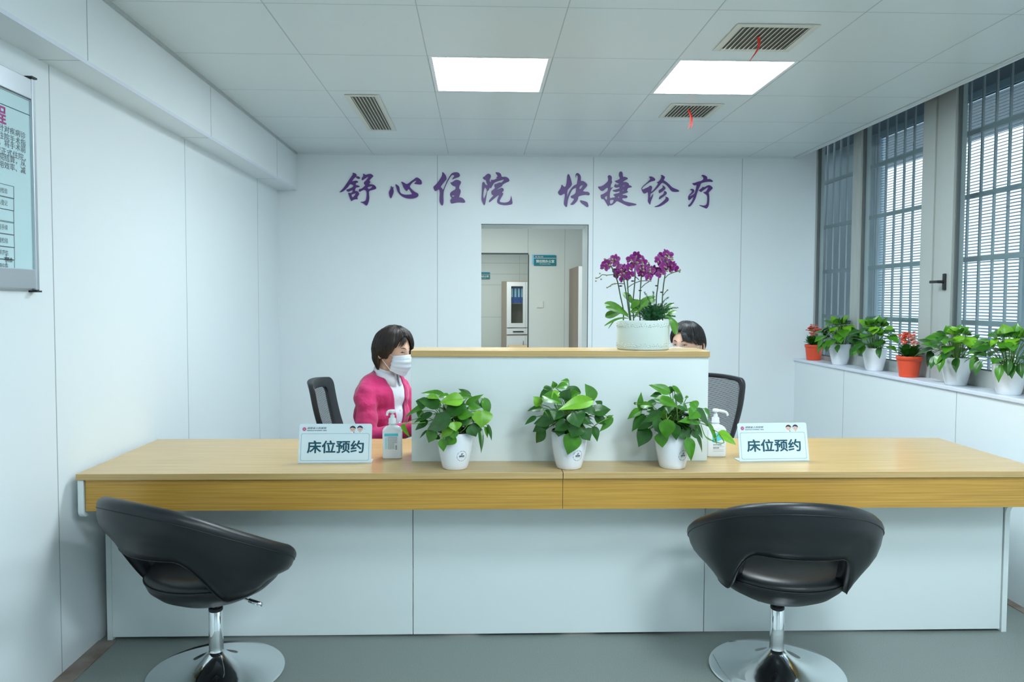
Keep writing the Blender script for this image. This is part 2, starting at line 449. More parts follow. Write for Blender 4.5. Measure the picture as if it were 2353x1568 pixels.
# low wall under the windows, with its white sill slab
b = MB(); b.box((XSILL, YF, 0), (XWIN+0.12, YB, ZSILL-0.022))
for px, py in ((1939, 870), (2197, 950)):
    y = at(px, py, X=XSILL).y
    b.box((XSILL-0.0008, y-0.002, 0), (XSILL+0.001, y+0.002, ZSILL-0.022), 1)
struct(b.build('wall_right', [M['wall'], M['seam']]))
b = MB(); b.box((XSILL-0.012, YF, ZSILL-0.022), (XWIN+0.12, YB, ZSILL))
struct(b.build('window_sill', M['softlip'], bevel=0.004))

# windows: aluminium frames with panes, built in depth order along the wall
def wy(px): return at(px, 560, X=XWIN).y
WZ0, WZ1 = ZSILL, ZTOP
def profile(b, ya, yb, z0, z1, x0=XWIN-0.02, x1=XWIN+0.05, mi=0): b.box((x0, min(ya, yb), z0), (x1, max(ya, yb), z1), mi)
def window(name, y_far, y_near, fw_far, fw_near, bottom=0.05):
    """one glazed light between two upright profiles"""
    b = MB()
    profile(b, y_far, y_far-fw_far, WZ0, WZ1)
    profile(b, y_near, y_near+fw_near, WZ0, WZ1)
    profile(b, y_far-fw_far, y_near+fw_near, WZ0, WZ0+bottom)
    profile(b, y_far-fw_far, y_near+fw_near, WZ1-0.05, WZ1)
    g = 0.006
    for ya, yb in ((y_far-fw_far, y_far-fw_far-g), (y_near+fw_near, y_near+fw_near+g)):
        profile(b, ya, yb, WZ0+bottom, WZ1-0.05, XWIN-0.004, XWIN+0.02, 1)
    profile(b, y_far-fw_far-g, y_near+fw_near+g, WZ0+bottom, WZ0+bottom+g, XWIN-0.004, XWIN+0.02, 1)
    w = struct(b.build(name, [M['alu_win'], M['alu_dark']], bevel=0.002))
    g = MB(); g.box((XWIN+0.006, y_near+fw_near, WZ0+bottom), (XWIN+0.011, y_far-fw_far, WZ1-0.05))
    g.build('pane', M['glass'], w)
    return w
y1962, y1980, y2122, y2150, y2168, y2195 = map(wy, (1962, 1980, 2122, 2150, 2168, 2195))
window('window_1', YB, (y1962+y1980)/2, 0.002, y1962-(y1962+y1980)/2, bottom=0.03)
window('window_2', (y1962+y1980)/2, y2150, (y1962+y1980)/2-y1980, y2122-y2150, bottom=0.07)
yn = y2195-1.05
w3 = window('window_3', y2168, yn, y2168-y2195, 0.07, bottom=0.09)
b = MB(); profile(b, y2150, y2168, WZ0, WZ1, XWIN-0.008, XWIN+0.05)
struct(b.build('trim_7', M['alu_win']))
window('window_4', yn, yn-1.2, 0.05, 0.07, bottom=0.09)
# lever handle on the opening sash
hp = at(2172, 648, X=XWIN-0.02)
b = MB(); b.box((-0.012, -0.012, -0.048), (0, 0.012, 0.048))
b.tube([(-0.012, 0, 0.0), (-0.05, 0, 0.0)], 0.009, 10)
hd = b.build('window_handle', M['black_plastic'], w3, bevel=0.004, loc=hp)
b = MB(); b.box((-0.060, -0.022, -0.008), (-0.045, 0.060, 0.008)); b.build('lever', M['black_plastic'], hd, bevel=0.004)
# solid wall nearer than the windows
yw = yn-1.2
b = MB(); b.box((XWIN-0.03, YF, ZSILL), (XWIN+0.12, yw, ZTOP)); struct(b.build('wall_right_pier', M['wall']))

# outside: steel security bars, louvre screen, grey wall
XB = 2.90
sb = thing('security_grille', (XB, 4.2, ZSILL-0.1), 'grey steel security grille of upright bars and cross rails outside the windows', 'window grille')
y = 6.9; k = 0
while y > 1.6:
    b = MB(); b.box((-0.006, -0.006, -0.4), (0.006, 0.006, 2.6)); b.build('upright_bar', M['bars'], sb, loc=(0, y-4.2, 0))
    y -= 0.112
for k in range(7):
    z = at(2065, 734, X=XB).z + 0.372*(k-1)
    b = MB(); b.box((-0.012, -2.6, -0.014), (0.004, 2.9, 0.014)); b.build('cross_rail', M['bars'], sb, loc=(0, 0, z-(ZSILL-0.1)))
XL2 = 3.25
lz0, lz1 = 0.1, at(2269, 218, X=XL2).z
ly1 = at(2016, 600, X=XL2).y
lo = thing('louvre_screen', (XL2, 3.6, lz0), 'pale horizontal louvre screen standing outside behind the steel bars', 'louvre screen')
b = MB(); z = 0.0
sp = 0.0205
while z < lz1-lz0:
    b.add([(-0.006, 1.2-3.6, z), (0.009, 1.2-3.6, z+0.0085), (0.009, ly1-3.6, z+0.0085), (-0.006, ly1-3.6, z),
           (-0.006, 1.2-3.6, z+0.0015), (0.009, 1.2-3.6, z+0.010), (0.009, ly1-3.6, z+0.010), (-0.006, ly1-3.6, z+0.0015)],
          [(0,1,2,3), (7,6,5,4), (0,4,5,1), (1,5,6,2), (2,6,7,3), (3,7,4,0)])
    z += sp
b.build('slats', M['louvre'], lo, weld=False)
b = MB()
for yy in (ly1, 4.30, 2.9, 1.2):
    b.box((-0.02, yy-3.6-0.035, -0.1), (0.03, yy-3.6+0.035, lz1-lz0+0.02))
b.box((-0.02, 1.2-3.6, lz1-lz0), (0.03, ly1-3.6, lz1-lz0+0.05))
b.build('screen_frame', M['louvre'], lo)
b = MB(); b.box((XL2-0.02, ly1+0.04, -0.5), (XL2+0.04, 10.5, 3.6)); tag(b.build('neighbouring_wall', M['outside']), 'plain grey blue rendered wall seen through the far left window light', 'wall')
b = MB(); b.box((XWIN+0.26, 0.5, lz1+0.045), (4.2, 10.5, lz1+0.20)); tag(b.build('roof_eave', M['outside_dark']), 'dark roof eave above the louvre screen outside', 'eave')

# corridor and office behind the doorway
YC, YO = 9.7, 15.9
CXL, CXR = -2.4, 2.6
ox1 = at(1213, 700, Y=YC).x; oz = at(1160, 585, Y=YC).z
b = MB()
b.box((ox1, YC, 0), (CXR, YC+0.12, 2.75)); b.box((CXL, YC, oz), (ox1, YC+0.12, 2.75))
for px in (1213.5, 1298):
    x = at(px, 560, Y=YC).x; b.box((x-0.003, YC-0.001, oz if px < 1250 else 0), (x+0.003, YC+0.001, 2.75), 1)
b.box((CXL, YC-0.003, oz), (ox1+0.005, YC+0.001, oz+0.02), 2); b.box((ox1-0.004, YC-0.003, 0), (ox1+0.012, YC+0.001, oz), 2)
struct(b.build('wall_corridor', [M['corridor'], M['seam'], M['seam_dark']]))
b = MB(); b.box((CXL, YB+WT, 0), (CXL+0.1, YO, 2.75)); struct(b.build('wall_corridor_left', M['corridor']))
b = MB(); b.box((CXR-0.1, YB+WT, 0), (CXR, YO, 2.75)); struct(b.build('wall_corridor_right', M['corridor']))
b = MB(); b.box((CXL, YO, 0), (CXR, YO+0.1, 2.75))
for py in (605, 630, 655, 729):
    z = at(1150, py, Y=YO).z; b.box((CXL, YO-0.002, z-0.004), (CXR, YO+0.001, z+0.004), 1)
x = at(1194, 600, Y=YO).x; b.box((x-0.003, YO-0.002, at(1194, 655, Y=YO).z), (x+0.003, YO+0.001, 2.7), 1)
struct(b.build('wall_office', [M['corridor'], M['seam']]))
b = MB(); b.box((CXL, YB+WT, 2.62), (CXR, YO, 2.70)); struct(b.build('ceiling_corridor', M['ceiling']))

# ------------------------------------------------------------------ lamps and ceiling fittings
def panel_lamp(name, x, y, z, label, mat_key='lamp', w=0.6, group=None):
    t = thing(name, (x, y, z), label, 'ceiling light', group=group)
    b = MB(); h = w/2; q = 0.022
    b.box((-h+0.003, -h+0.003, 0), (-h+q, h-0.003, 0.03)); b.box((h-q, -h+0.003, 0), (h-0.003, h-0.003, 0.03))
    b.box((-h+q, -h+0.003, 0), (h-q, -h+q, 0.03)); b.box((-h+q, h-q, 0), (h-q, h-0.003, 0.03))
    b.build('lamp_frame', M['white_plastic'], t)
    b = MB(); b.box((-h+q, -h+q, 0.004), (h-q, h-q, 0.012)); b.build('diffuser', M[mat_key], t)
    b = MB(); b.box((-h+0.004, -h+0.004, 0.0301), (h-0.004, h-0.004, 0.034)); b.build('back_plate', M['white_plastic'], t)
    return t
LL = ['square lit ceiling panel above the middle of the counter, left of the two in view',
      'square lit ceiling panel between the two vents with red ribbons',
      'lit ceiling panel above the camera, over the middle', 'lit ceiling panel above the camera, near the windows',
      'lit ceiling panel at the room entrance, middle']
for (i, j), lb in zip(LIGHTS, LL):
    panel_lamp('ceiling_light', GX+0.6*i+0.3, GY-0.6*j-0.3, ZC, lb, group='square lit panels in the tiled ceiling')
panel_lamp('added_fill_lamp', 0.2, 7.9, 2.585, 'lit panel added out of view to light the corridor beyond the doorway', 'lamp_back')  # added lamp, out of view, so the corridor is not dark
panel_lamp('added_fill_lamp', -0.1, 12.6, 2.585, 'unseen lit panel added to light the office behind the corridor', 'lamp_back')  # added lamp, out of view, lights the office
panel_lamp('added_fill_lamp', 0.3, 14.3, 2.585, 'unseen lit panel added to brighten the far office by the file cabinet', 'lamp_office')  # second added office lamp, unseen, lifts the far wall and cabinet

def vent(corners, nslat, along, label):
    """rectangular grille; corners = photo corners of the outer frame on the ceiling plane"""
    P = [at(px, py, Z=ZC) for px, py in corners]
    x0 = min(p.x for p in P); x1 = max(p.x for p in P); y0 = min(p.y for p in P); y1 = max(p.y for p in P)
    x0 = (P[0].x+P[3].x)/2; x1 = (P[1].x+P[2].x)/2; y1 = (P[2].y+P[3].y)/2; y0 = (P[0].y+P[1].y)/2
    if y0 > y1: y0, y1 = y1, y0
    cx, cy = (x0+x1)/2, (y0+y1)/2; hx, hy = (x1-x0)/2, (y1-y0)/2
    t = thing('ceiling_vent', (cx, cy, ZC), label, 'ceiling vent')
    q = 0.030
    b = MB()
    b.box((-hx, -hy, -0.006), (-hx+q, hy, -0.0008)); b.box((hx-q, -hy, -0.006), (hx, hy, -0.0008))
    b.box((-hx+q, -hy, -0.006), (hx-q, -hy+q, -0.0008)); b.box((-hx+q, hy-q, -0.006), (hx-q, hy, -0.0008))
    b.build('vent_frame', M['vent'], t, bevel=0.002)
    b = MB(); b.box((-hx+q-.004, -hy+q-.004, -0.0035), (hx-q+.004, hy-q+.004, -0.001)); b.build('duct_opening', M['vent_dark'], t)
    for k in range(nslat):
        b = MB()
        x = -hx+q + (2*hx-2*q)*(k+0.5)/nslat
        w = (2*hx-2*q)/nslat*0.34
        b.box((-w, -hy+q, -0.001), (w, hy-q, 0.001), 0, Matrix.Rotation(-0.62 if cx > 0.5 else 0.80, 4, 'Y'))
        b.build('slat', M['vent'], t, loc=(x, 0, -0.0085))
    return t
vent([(790, 217), (872, 217), (910, 300), (845, 298)][0:4], 7, 'y', 'narrow ivory air vent with long slats left of the lit panels')
vent([(1691, 51), (1868, 58), (1826, 118), (1644, 114)], 14, 'y', 'large ivory air vent nearest the camera with a red ribbon')
vent([(1538, 236), (1664, 240), (1624, 272), (1520, 268)], 12, 'y', 'small ivory air vent behind the right lit panel with a red ribbon')

def ribbon(px, py, L, label, lean, forked=False):
    p = at(px, py, Z=ZC-0.009)
    n = 10; b = MB()
    for br in ((0,) if not forked else (0, 1)):
        rows = []
        for k in range(n+1):
            t = k/n; c = Vector((lean*t + 0.012*math.sin(4*t) + (0.018*t if br else 0), -0.15*t*L*0.3, -L*(t if not br else t*0.92)))
            w = 0.008*(1-0.35*t); a = 1.2*t+br
            e = Vector((math.cos(a)*w, math.sin(a)*w, 0))
            rows.append([c-e+Vector((0, .0006, 0)), c+e+Vector((0, .0006, 0)), c+e, c-e])
        b.grid(rows, 0, True, closed_v=True)
    b.sphere((0, 0, 0), (0.009, 0.006, 0.006))
    o = b.build('ribbon', M['ribbon'], loc=p)
    return tag(o, label, 'ribbon')
ribbon(1743, 86, 0.105, 'red ribbon hanging from the large vent nearest the camera', -0.03)
ribbon(1582, 253, 0.115, 'forked red ribbon hanging from the small vent behind the right lit panel', 0.008, True)

# ------------------------------------------------------------------ doorway contents
def room_sign(px0, py0, px1, py1, Y, full, label):
    a = at(px0, py0, Y=Y); c = at(px1, py1, Y=Y)
    W, H = c.x-a.x, a.z-c.z
    t = thing('room_sign', (a.x, Y-0.002, c.z), label, 'sign')
    b = MB(); b.box((-0.02*W*4, -0.006, H*0.12), (W*0.95, 0, H*1.07)); b.build('backing', M['skyblue'], t, bevel=0.003)
    b = MB(); b.box((0, -0.016, 0), (W, -0.006, H)); b.build('board', M['teal_sign'], t, bevel=0.002)
    b = MB(); b.box((0, -0.0175, H*0.70), (W, -0.016, H*0.735))
    v, f = text_data('预住院办公室', bold=0.02); v = fit_text(v, W*0.10, W*0.92, H*0.27, H*0.57)
    b.add([(p.x, -0.0168-p.z, p.y) for p in v], f)
    v, f = text_data('Pre-admission Office'); v = fit_text(v, W*0.27, W*0.75, H*0.12, H*0.21)
    b.add([(p.x, -0.0168-p.z, p.y) for p in v], f)
    v, f = text_data('湖南省人民医院'); v = fit_text(v, W*0.17, W*0.42, H*0.80, H*0.92)
    b.add([(p.x, -0.0168-p.z, p.y) for p in v], f)
    b.build('lettering', M['white_print'], t, weld=False)
    b = MB(); b.lathe([(0.0001, 0), (H*0.075, 0)], 16, cap=False, xf=Matrix.Translation((W*0.10, -0.0168, H*0.86)) @ Matrix.Rotation(PI/2, 4, 'X'))
    b.build('emblem', M['pinkring'], t)
    return t
room_sign(1226.5, 587, 1277.5, 611, YC, True, 'teal office sign on the corridor wall above the light switch')
room_sign(1089, 626, 1126, 642, YO, True, 'teal office sign on the far office wall, left of the file cabinet')
p = at(1241, 700, Y=YC); t = thing('light_switch', (p.x, YC, p.z), 'square white light switch on the corridor wall below the teal sign', 'switch')
b = MB(); b.box((-0.045, -0.011, -0.045), (0.045, 0, 0.045)); b.build('switch_plate', M['switch'], t, bevel=0.004)
b = MB(); b.box((-0.034, -0.014, -0.034), (0.034, -0.011, 0.034)); b.build('rocker', M['switch'], t, bevel=0.002)

# tall brown cabinet on the right of the corridor
c0 = at(1308, 700, Y=9.6); zt = 1.84
t = thing('tall_cabinet', (c0.x, 8.72, 0), 'tall brown cabinet standing against the right side of the corridor', 'cabinet')
b = MB(); b.box((0, 0.02, 0), (0.018, 0.9, zt)); b.box((0.55, 0.02, 0), (0.568, 0.9, zt)); b.box((0, 0.02, zt), (0.568, 0.9, zt+0.02)); b.box((0.018, 0.88, 0), (0.55, 0.9, zt)); b.box((0.018, 0.02, 0), (0.55, 0.88, 0.08))
b.build('body', M['brown_lam'], t)
for k in range(2):
    b = MB(); b.box((0.003+k*0.283, 0, 0.085), (0.281+k*0.283, 0.018, zt+0.018)); d = b.build('door', M['white_plastic'], t, bevel=0.001)
    b = MB(); b.tube([((0.25 if k == 0 else 0.315), -0.02, 1.0), ((0.25 if k == 0 else 0.315), -0.02, 1.15)], 0.005); b.build('handle', M['brushed'], d)

# file cabinet with glazed doors in the far office
YK = 15.1; KR = math.radians(14)
a = at(1165, 648, Y=YK); W = 0.80; Hc = a.z
t = thing('file_cabinet', (a.x, YK, 0), 'white and tan file cabinet with a glazed upper door in the far office', 'cabinet', KR)
def zz(py): return at(1180, py, Y=YK).z
b = MB(); D = 0.42
b.box((0, 0.02, 0), (0.018, D, Hc)); b.box((W-0.018, 0.02, 0), (W, D, Hc)); b.box((0, 0.02, Hc), (W, D, Hc+0.018)); b.box((0.018, D-0.01, 0), (W-0.018, D, Hc))
b.box((0.018, 0.02, zz(757)-0.01), (W-0.018, D-0.01, zz(757)+0.008)); b.box((0.018, 0.02, zz(771)-0.01), (W-0.018, D-0.01, zz(771)+0.008)); b.box((0.018, 0.05, zz(697)-0.012), (W-0.018, D-0.01, zz(697)))
b.build('carcass', M['tan_lam'], t)
gx0 = at(1175, 700, Y=YK).x-a.x
for k in range(2):
    x0 = 0.0 + k*W/2; x1 = x0+W/2-0.004
    b = MB(); g0, g1 = x0+gx0, x1-0.05
    b.box((x0, 0, zz(753)), (g0, 0.018, Hc)); b.box((g1, 0, zz(753)), (x1, 0.018, Hc)); b.box((g0, 0, zz(753)), (g1, 0.018, zz(743))); b.box((g0, 0, zz(658)), (g1, 0.018, Hc))
    d = b.build('glazed_door', M['white_plastic'], t)
    b = MB(); b.box((g0, 0.006, zz(743)), (g1, 0.010, zz(658))); b.build('glass', M['glass_cab'], d)
    b = MB(); b.box((x0, 0, zz(769)), (x1, 0.018, zz(755))); d = b.build('drawer', M['white_plastic'], t)
    b = MB(); b.box((x0+0.13, -0.012, zz(764)), (x0+0.36, 0, zz(761.5))); b.build('handle', M['black_plastic'], d)
    b = MB(); b.box((x0, 0, 0.06), (x1, 0.018, zz(772))); d = b.build('lower_door', M['white_plastic'], t)
    b = MB(); b.tube([(x0+(0.35 if k == 0 else 0.05), -0.012, 0.5), (x0+(0.35 if k == 0 else 0.05), -0.012, 0.62)], 0.005); b.build('handle', M['black_plastic'], d)
BL = ['blue ring binder at the left end of the cabinet shelf', 'blue ring binder second from the left on the cabinet shelf',
      'blue ring binder third from the left on the cabinet shelf', 'blue ring binder fourth from the left, cut off by the door frame']
for k in range(4):
    bw = at(1175+8.1, 700, Y=YK+.1).x-at(1175, 700, Y=YK+.1).x; bx = a.x+gx0+0.006+k*bw; z0 = zz(697)+0.002; bh = zz(660)-z0
    ko = Vector((bx-a.x, 0.07, 0)); ko.rotate(Matrix.Rotation(KR, 3, 'Z'))
    t = thing('ring_binder', (a.x+ko.x, YK+ko.y, z0), BL[k], 'binder', KR, group='blue ring binders in the file cabinet')
    b = MB(); b.box((0, 0, 0), (bw-0.006, 0.27, bh)); b.build('binder_cover', M['binder'], t, bevel=0.003)
    b = MB(); b.box((0.012, -0.001, bh*0.38), (bw-0.02, 0, bh*0.92)); b.build('spine_label', M['pale_cyan'], t)
    b = MB(); b.lathe([(0.0001, 0), (0.011, 0), (0.011, 0.002), (0.0001, 0.002)], 14, cap=False, xf=Matrix.Translation((bw/2-0.003, -0.0005, bh*0.24)) @ Matrix.Rotation(PI/2, 4, 'X')); b.build('finger_hole', M['ink'], t)
# pale wooden table top in the far office
p = at(1192, 798, Y=13.2)
t = thing('office_table', (p.x, 13.2, 0), 'pale wooden table in front of the far file cabinet', 'table')
b = MB(); b.box((-0.18, 0, p.z-0.03), (0.55, 0.6, p.z)); b.build('table_top', M['wood_top'], t, bevel=0.003)
for x, y in ((-0.15, 0.04), (0.5, 0.04), (-0.15, 0.54), (0.5, 0.54)):
    b = MB(); b.box((x, y, 0), (x+0.04, y+0.04, p.z-0.03)); b.build('leg', M['wood_edge'], t)

# ------------------------------------------------------------------ calligraphy on the back wall
GLY = {
 'shu': ((770, 385), [
  [(440,135),(500,140),(545,170),(550,200),(530,235),(480,280),(425,360),(475,350),(540,335),(590,355),(590,380),(540,395),(520,420),(540,455),(600,465),(640,490),(600,505),(545,510),(520,530),(505,605),(545,605),(590,620),(620,675),(600,710),(565,760),(580,800),(575,815),(520,815),(450,835),(425,865),(400,840),(375,770),(335,660),(350,650),(385,660),(440,640),(455,600),(450,570),(400,595),(340,625),(300,605),(280,575),(330,560),(440,510),(470,490),(465,440),(400,430),(380,425),(330,490),(270,560),(180,625),(100,640),(190,560),(280,440),(370,300),(450,190),(455,160)],
  [(415,700),(430,690),(535,655),(510,710),(475,755),(440,775)],
  [(528,240),(570,225),(620,235),(645,265),(625,290),(580,290),(545,265)],
  [(715,165),(740,160),(785,195),(850,170),(910,160),(960,185),(985,220),(950,255),(875,335),(900,360),(900,385),(865,430),(940,435),(1010,450),(1055,500),(1055,545),(990,570),(865,600),(870,700),(880,780),(865,870),(835,950),(805,985),(770,960),(720,915),(640,890),(700,885),(760,870),(795,840),(810,760),(815,640),(790,590),(735,570),(690,590),(625,628),(608,600),(612,560),(650,550),(690,540),(785,455),(745,435),(740,380),(790,340),(880,220),(800,260),(690,335),(680,300),(690,260),(715,240),(725,200)],
  [(825,515),(870,490),(965,475),(930,530),(865,560),(850,535)]]),
 'xin': ((770, 385), [
  [(1440,460),(1475,530),(1505,485),(1490,545),(1510,600),(1495,670),(1465,740),(1435,805),(1400,740),(1383,650),(1395,610),(1430,550)],
  [(1545,430),(1590,440),(1650,490),(1660,560),(1665,620),(1700,670),(1780,698),(1880,700),(1975,690),(1980,680),(1950,620),(1890,540),(1845,615),(1800,570),(1750,500),(1745,450),(1690,365),(1740,370),(1790,400),(1835,430),(1890,410),(1960,350),(2040,295),(2080,258),(2120,258),(2180,290),(2225,340),(2235,400),(2215,435),(2150,435),(2020,415),(2090,370),(2090,340),(2080,325),(2010,370),(1950,430),(1915,495),(1990,580),(2070,640),(2130,665),(2148,700),(2135,745),(2080,780),(1980,803),(1860,795),(1750,760),(1660,690),(1600,600),(1575,510)]]),
 'zhu': ((980, 385), [
  [(400,115),(430,125),(490,190),(518,260),(510,310),(450,380),(358,500),(400,530),(425,580),(470,480),(530,340),(600,210),(650,150),(710,125),(780,120),(840,145),(865,200),(840,240),(760,265),(640,315),(720,225),(700,190),(650,190),(600,260),(540,370),(480,500),(445,600),(435,720),(440,880),(430,950),(405,980),(370,950),(335,880),(335,780),(345,650),(330,560),(300,565),(235,605),(210,595),(185,550),(175,500),(200,475),(240,440),(320,340),(390,230),(408,160)],
  [(608,380),(640,390),(690,360),(750,318),(800,318),(870,345),(893,380),(870,430),(845,480),(840,545),(870,565),(882,610),(870,670),(835,770),(890,770),(950,800),(995,860),(998,895),(950,908),(880,895),(800,895),(690,918),(640,925),(615,890),(612,830),(665,785),(620,745),(603,700),(615,650),(660,610),(750,560),(750,485),(690,470),(640,430)],
  [(640,715),(730,712),(710,745),(685,755),(655,740)]]),
 'yuan': ((980, 385), [
  [(1440,265),(1500,230),(1545,180),(1590,155),(1640,175),(1660,220),(1645,270),(1620,320),(1640,380),(1660,375),(1665,310),(1720,325),(1830,275),(1790,255),(1835,230),(1820,190),(1775,130),(1800,122),(1870,130),(1920,170),(1935,245),(2030,235),(2100,265),(2140,320),(2125,360),(2080,370),(1960,435),(1945,480),(1850,530),(1790,585),(1870,550),(1940,520),(1980,540),(1993,590),(1940,640),(1975,665),(1970,700),(1920,780),(1885,850),(1885,885),(1940,900),(2020,905),(2100,890),(2150,850),(2170,790),(2182,715),(2200,800),(2220,935),(2160,955),(2020,970),(1900,950),(1835,920),(1815,870),(1830,800),(1875,700),(1830,720),(1740,800),(1615,900),(1605,860),(1640,810),(1735,710),(1690,700),(1668,660),(1670,600),(1720,575),(1775,520),(1745,490),(1750,430),(1800,420),(1870,385),(1935,390),(2015,295),(1900,330),(1750,380),(1700,460),(1660,540),(1640,510),(1620,540),(1590,600),(1565,595),(1545,740),(1520,900),(1500,970),(1470,950),(1425,860),(1415,800),(1425,600),(1430,430),(1440,385),(1470,370),(1500,390),(1510,430),(1560,465),(1570,440),(1540,370),(1530,320),(1490,310)],
  [(1505,490),(1560,575),(1530,690),(1478,815),(1460,740),(1470,620)]]),
 'kuai': ((1270, 385), [
  [(385,180),(410,168),(430,185),(465,280),(495,400),(495,440),(470,490),(400,560),(380,600),(372,680),(370,775),(400,680),(450,580),(510,500),(560,455),(625,430),(640,340),(655,250),(645,190),(615,190),(600,215),(605,270),(592,220),(600,160),(630,140),(670,150),(710,195),(728,250),(722,355),(775,345),(840,380),(893,440),(880,480),(840,530),(770,610),(850,625),(900,622),(950,655),(955,700),(920,712),(860,700),(750,710),(660,745),(655,810),(620,880),(550,945),(500,960),(445,950),(510,890),(565,795),(500,790),(460,760),(480,725),(560,690),(598,640),(605,560),(615,515),(550,540),(500,580),(450,680),(400,810),(385,900),(370,1015),(345,1010),(300,960),(290,910),(310,780),(320,700),(310,660),(260,690),(210,718),(165,690),(140,640),(150,610),(200,540),(225,480),(225,440),(265,465),(300,505),(345,480),(365,380),(375,250)],
  [(690,560),(690,510),(720,470),(790,435),(765,490),(730,545)],
  [(695,840),(780,855),(880,885),(910,920),(925,1000),(905,1022),(860,1000),(780,940),(730,900)]]),
 'jie': ((1270, 385), [
  [(1420,225),(1440,200),(1480,198),(1525,235),(1520,340),(1535,380),(1500,440),(1490,535),(1560,490),(1490,600),(1475,660),(1470,795),(1550,775),(1610,770),(1610,725),(1560,705),(1600,680),(1700,660),(1735,630),(1725,605),(1640,630),(1580,615),(1535,585),(1640,565),(1735,530),(1725,500),(1640,520),(1585,490),(1600,440),(1640,410),(1625,450),(1680,440),(1730,405),(1680,400),(1640,380),(1595,345),(1660,330),(1720,300),(1742,260),(1710,220),(1710,150),(1730,110),(1765,100),(1800,130),(1808,245),(1870,240),(1925,265),(1940,290),(1880,320),(1820,360),(1810,380),(1890,370),(1960,410),(1970,460),(2010,465),(2050,500),(2000,515),(1940,525),(1910,595),(1950,630),(1900,655),(1810,680),(1790,710),(1870,715),(1920,730),(1930,770),(1890,790),(1800,785),(1790,830),(1850,870),(1950,895),(2080,920),(2165,945),(2150,968),(2050,975),(1970,993),(1900,970),(1780,910),(1660,850),(1600,920),(1530,970),(1480,965),(1460,960),(1440,1000),(1410,950),(1320,800),(1265,810),(1245,760),(1240,700),(1290,690),(1410,610),(1425,580),(1430,510),(1380,530),(1310,600),(1260,600),(1200,545),(1165,490),(1240,490),(1320,450),(1430,350),(1435,290)],
  [(1330,780),(1415,705),(1400,850)], [(1478,832),(1590,825),(1540,925),(1478,940)], [(1680,760),(1720,730),(1720,800),(1690,780)], [(1800,470),(1860,440),(1850,480),(1805,490)], [(1800,590),(1850,545),(1830,600),(1805,610)]]),
 'zhen': ((1460, 385), [
  [(350,235),(420,230),(480,260),(515,300),(510,335),(470,345),(400,360),(300,420),(210,490),(175,535),(175,575),(240,545),(340,500),(370,470),(410,470),(438,510),(425,560),(400,630),(450,600),(520,520),(600,400),(545,390),(620,345),(670,270),(680,225),(660,185),(720,205),(765,245),(755,285),(725,325),(800,370),(870,430),(940,505),(1010,540),(1100,575),(1135,605),(1110,625),(980,625),(930,600),(870,520),(800,440),(720,390),(680,395),(620,470),(530,570),(440,650),(390,675),(380,790),(430,720),(465,670),(455,740),(400,870),(385,960),(360,930),(325,870),(335,760),(330,620),(290,650),(240,672),(200,640),(165,570),(160,530),(200,470),(310,380),(390,300),(380,265)],
  [(690,460),(740,475),(785,530),(740,590),(620,665),(605,610),(610,580),(680,540),(720,500)],
  [(740,610),(775,605),(810,640),(810,680),(740,740),(610,830),(620,760),(650,730),(720,690),(745,650)],
  [(770,745),(840,770),(865,810),(855,860),(760,930),(650,995),(560,1015),(480,1010),(580,975),(700,890),(800,785)]]),
 'liao': ((1460, 385), [
  [(1705,188),(1780,195),(1850,240),(1850,285),(1860,305),(1920,295),(1975,325),(2003,355),(1985,370),(1900,360),(1780,375),(1690,410),(1675,460),(1640,530),(1615,590),(1590,660),(1560,770),(1520,860),(1440,980),(1390,1012),(1370,985),(1375,960),(1420,930),(1480,830),(1510,740),(1440,800),(1390,848),(1365,810),(1365,750),(1390,700),(1450,640),(1470,600),(1410,565),(1440,550),(1490,550),(1525,590),(1510,640),(1450,690),(1390,745),(1450,720),(1530,670),(1555,590),(1590,440),(1530,460),(1490,435),(1465,405),(1520,400),(1610,365),(1700,345),(1760,300),(1760,260)],
  [(1622,596),(1660,570),(1720,520),(1740,495),(1770,510),(1850,465),(1900,452),(1960,480),(1998,530),(1960,570),(1885,640),(1905,720),(1905,870),(1890,990),(1840,1060),(1800,1040),(1700,1000),(1635,960),(1740,985),(1820,970),(1850,920),(1860,800),(1855,720),(1820,690),(1745,635),(1820,625),(1910,480),(1830,530),(1745,590),(1690,635),(1665,600)]]),
}
CL = {'shu': 'large purple brush character 舒, leftmost on the back wall', 'xin': 'large purple brush character 心, second on the back wall',
      'zhu': 'large purple brush character 住 crossing the left panel joint', 'yuan': 'large purple brush character 院 up and left of the doorway',
      'kuai': 'large purple brush character 快 up and right of the doorway', 'jie': 'large purple brush character 捷 just right of the middle panel joint',
      'zhen': 'large purple brush character 诊, second from the right', 'liao': 'large purple brush character 疗, rightmost on the back wall'}
for key, ((ox, oy), polys) in GLY.items():
    W2 = [[at(ox+x/11.205, oy+y/11.205, Y=YB-0.012) for x, y in poly] for poly in polys]
    allp = [p for poly in W2 for p in poly]
    cx = (min(p.x for p in allp)+max(p.x for p in allp))/2; cz = (min(p.z for p in allp)+max(p.z for p in allp))/2
    v, f = outline_data([chaikin([(p.x-cx, p.z-cz) for p in poly], 1, 0.22) for poly in W2], 0.0055)
    b = MB(); b.add([(p.x, -p.z, p.y) for p in v], f)
    tag(b.build('wall_character', M['purple'], loc=(cx, YB-0.0056, cz)), CL[key], 'lettering', group='purple characters on the back wall')

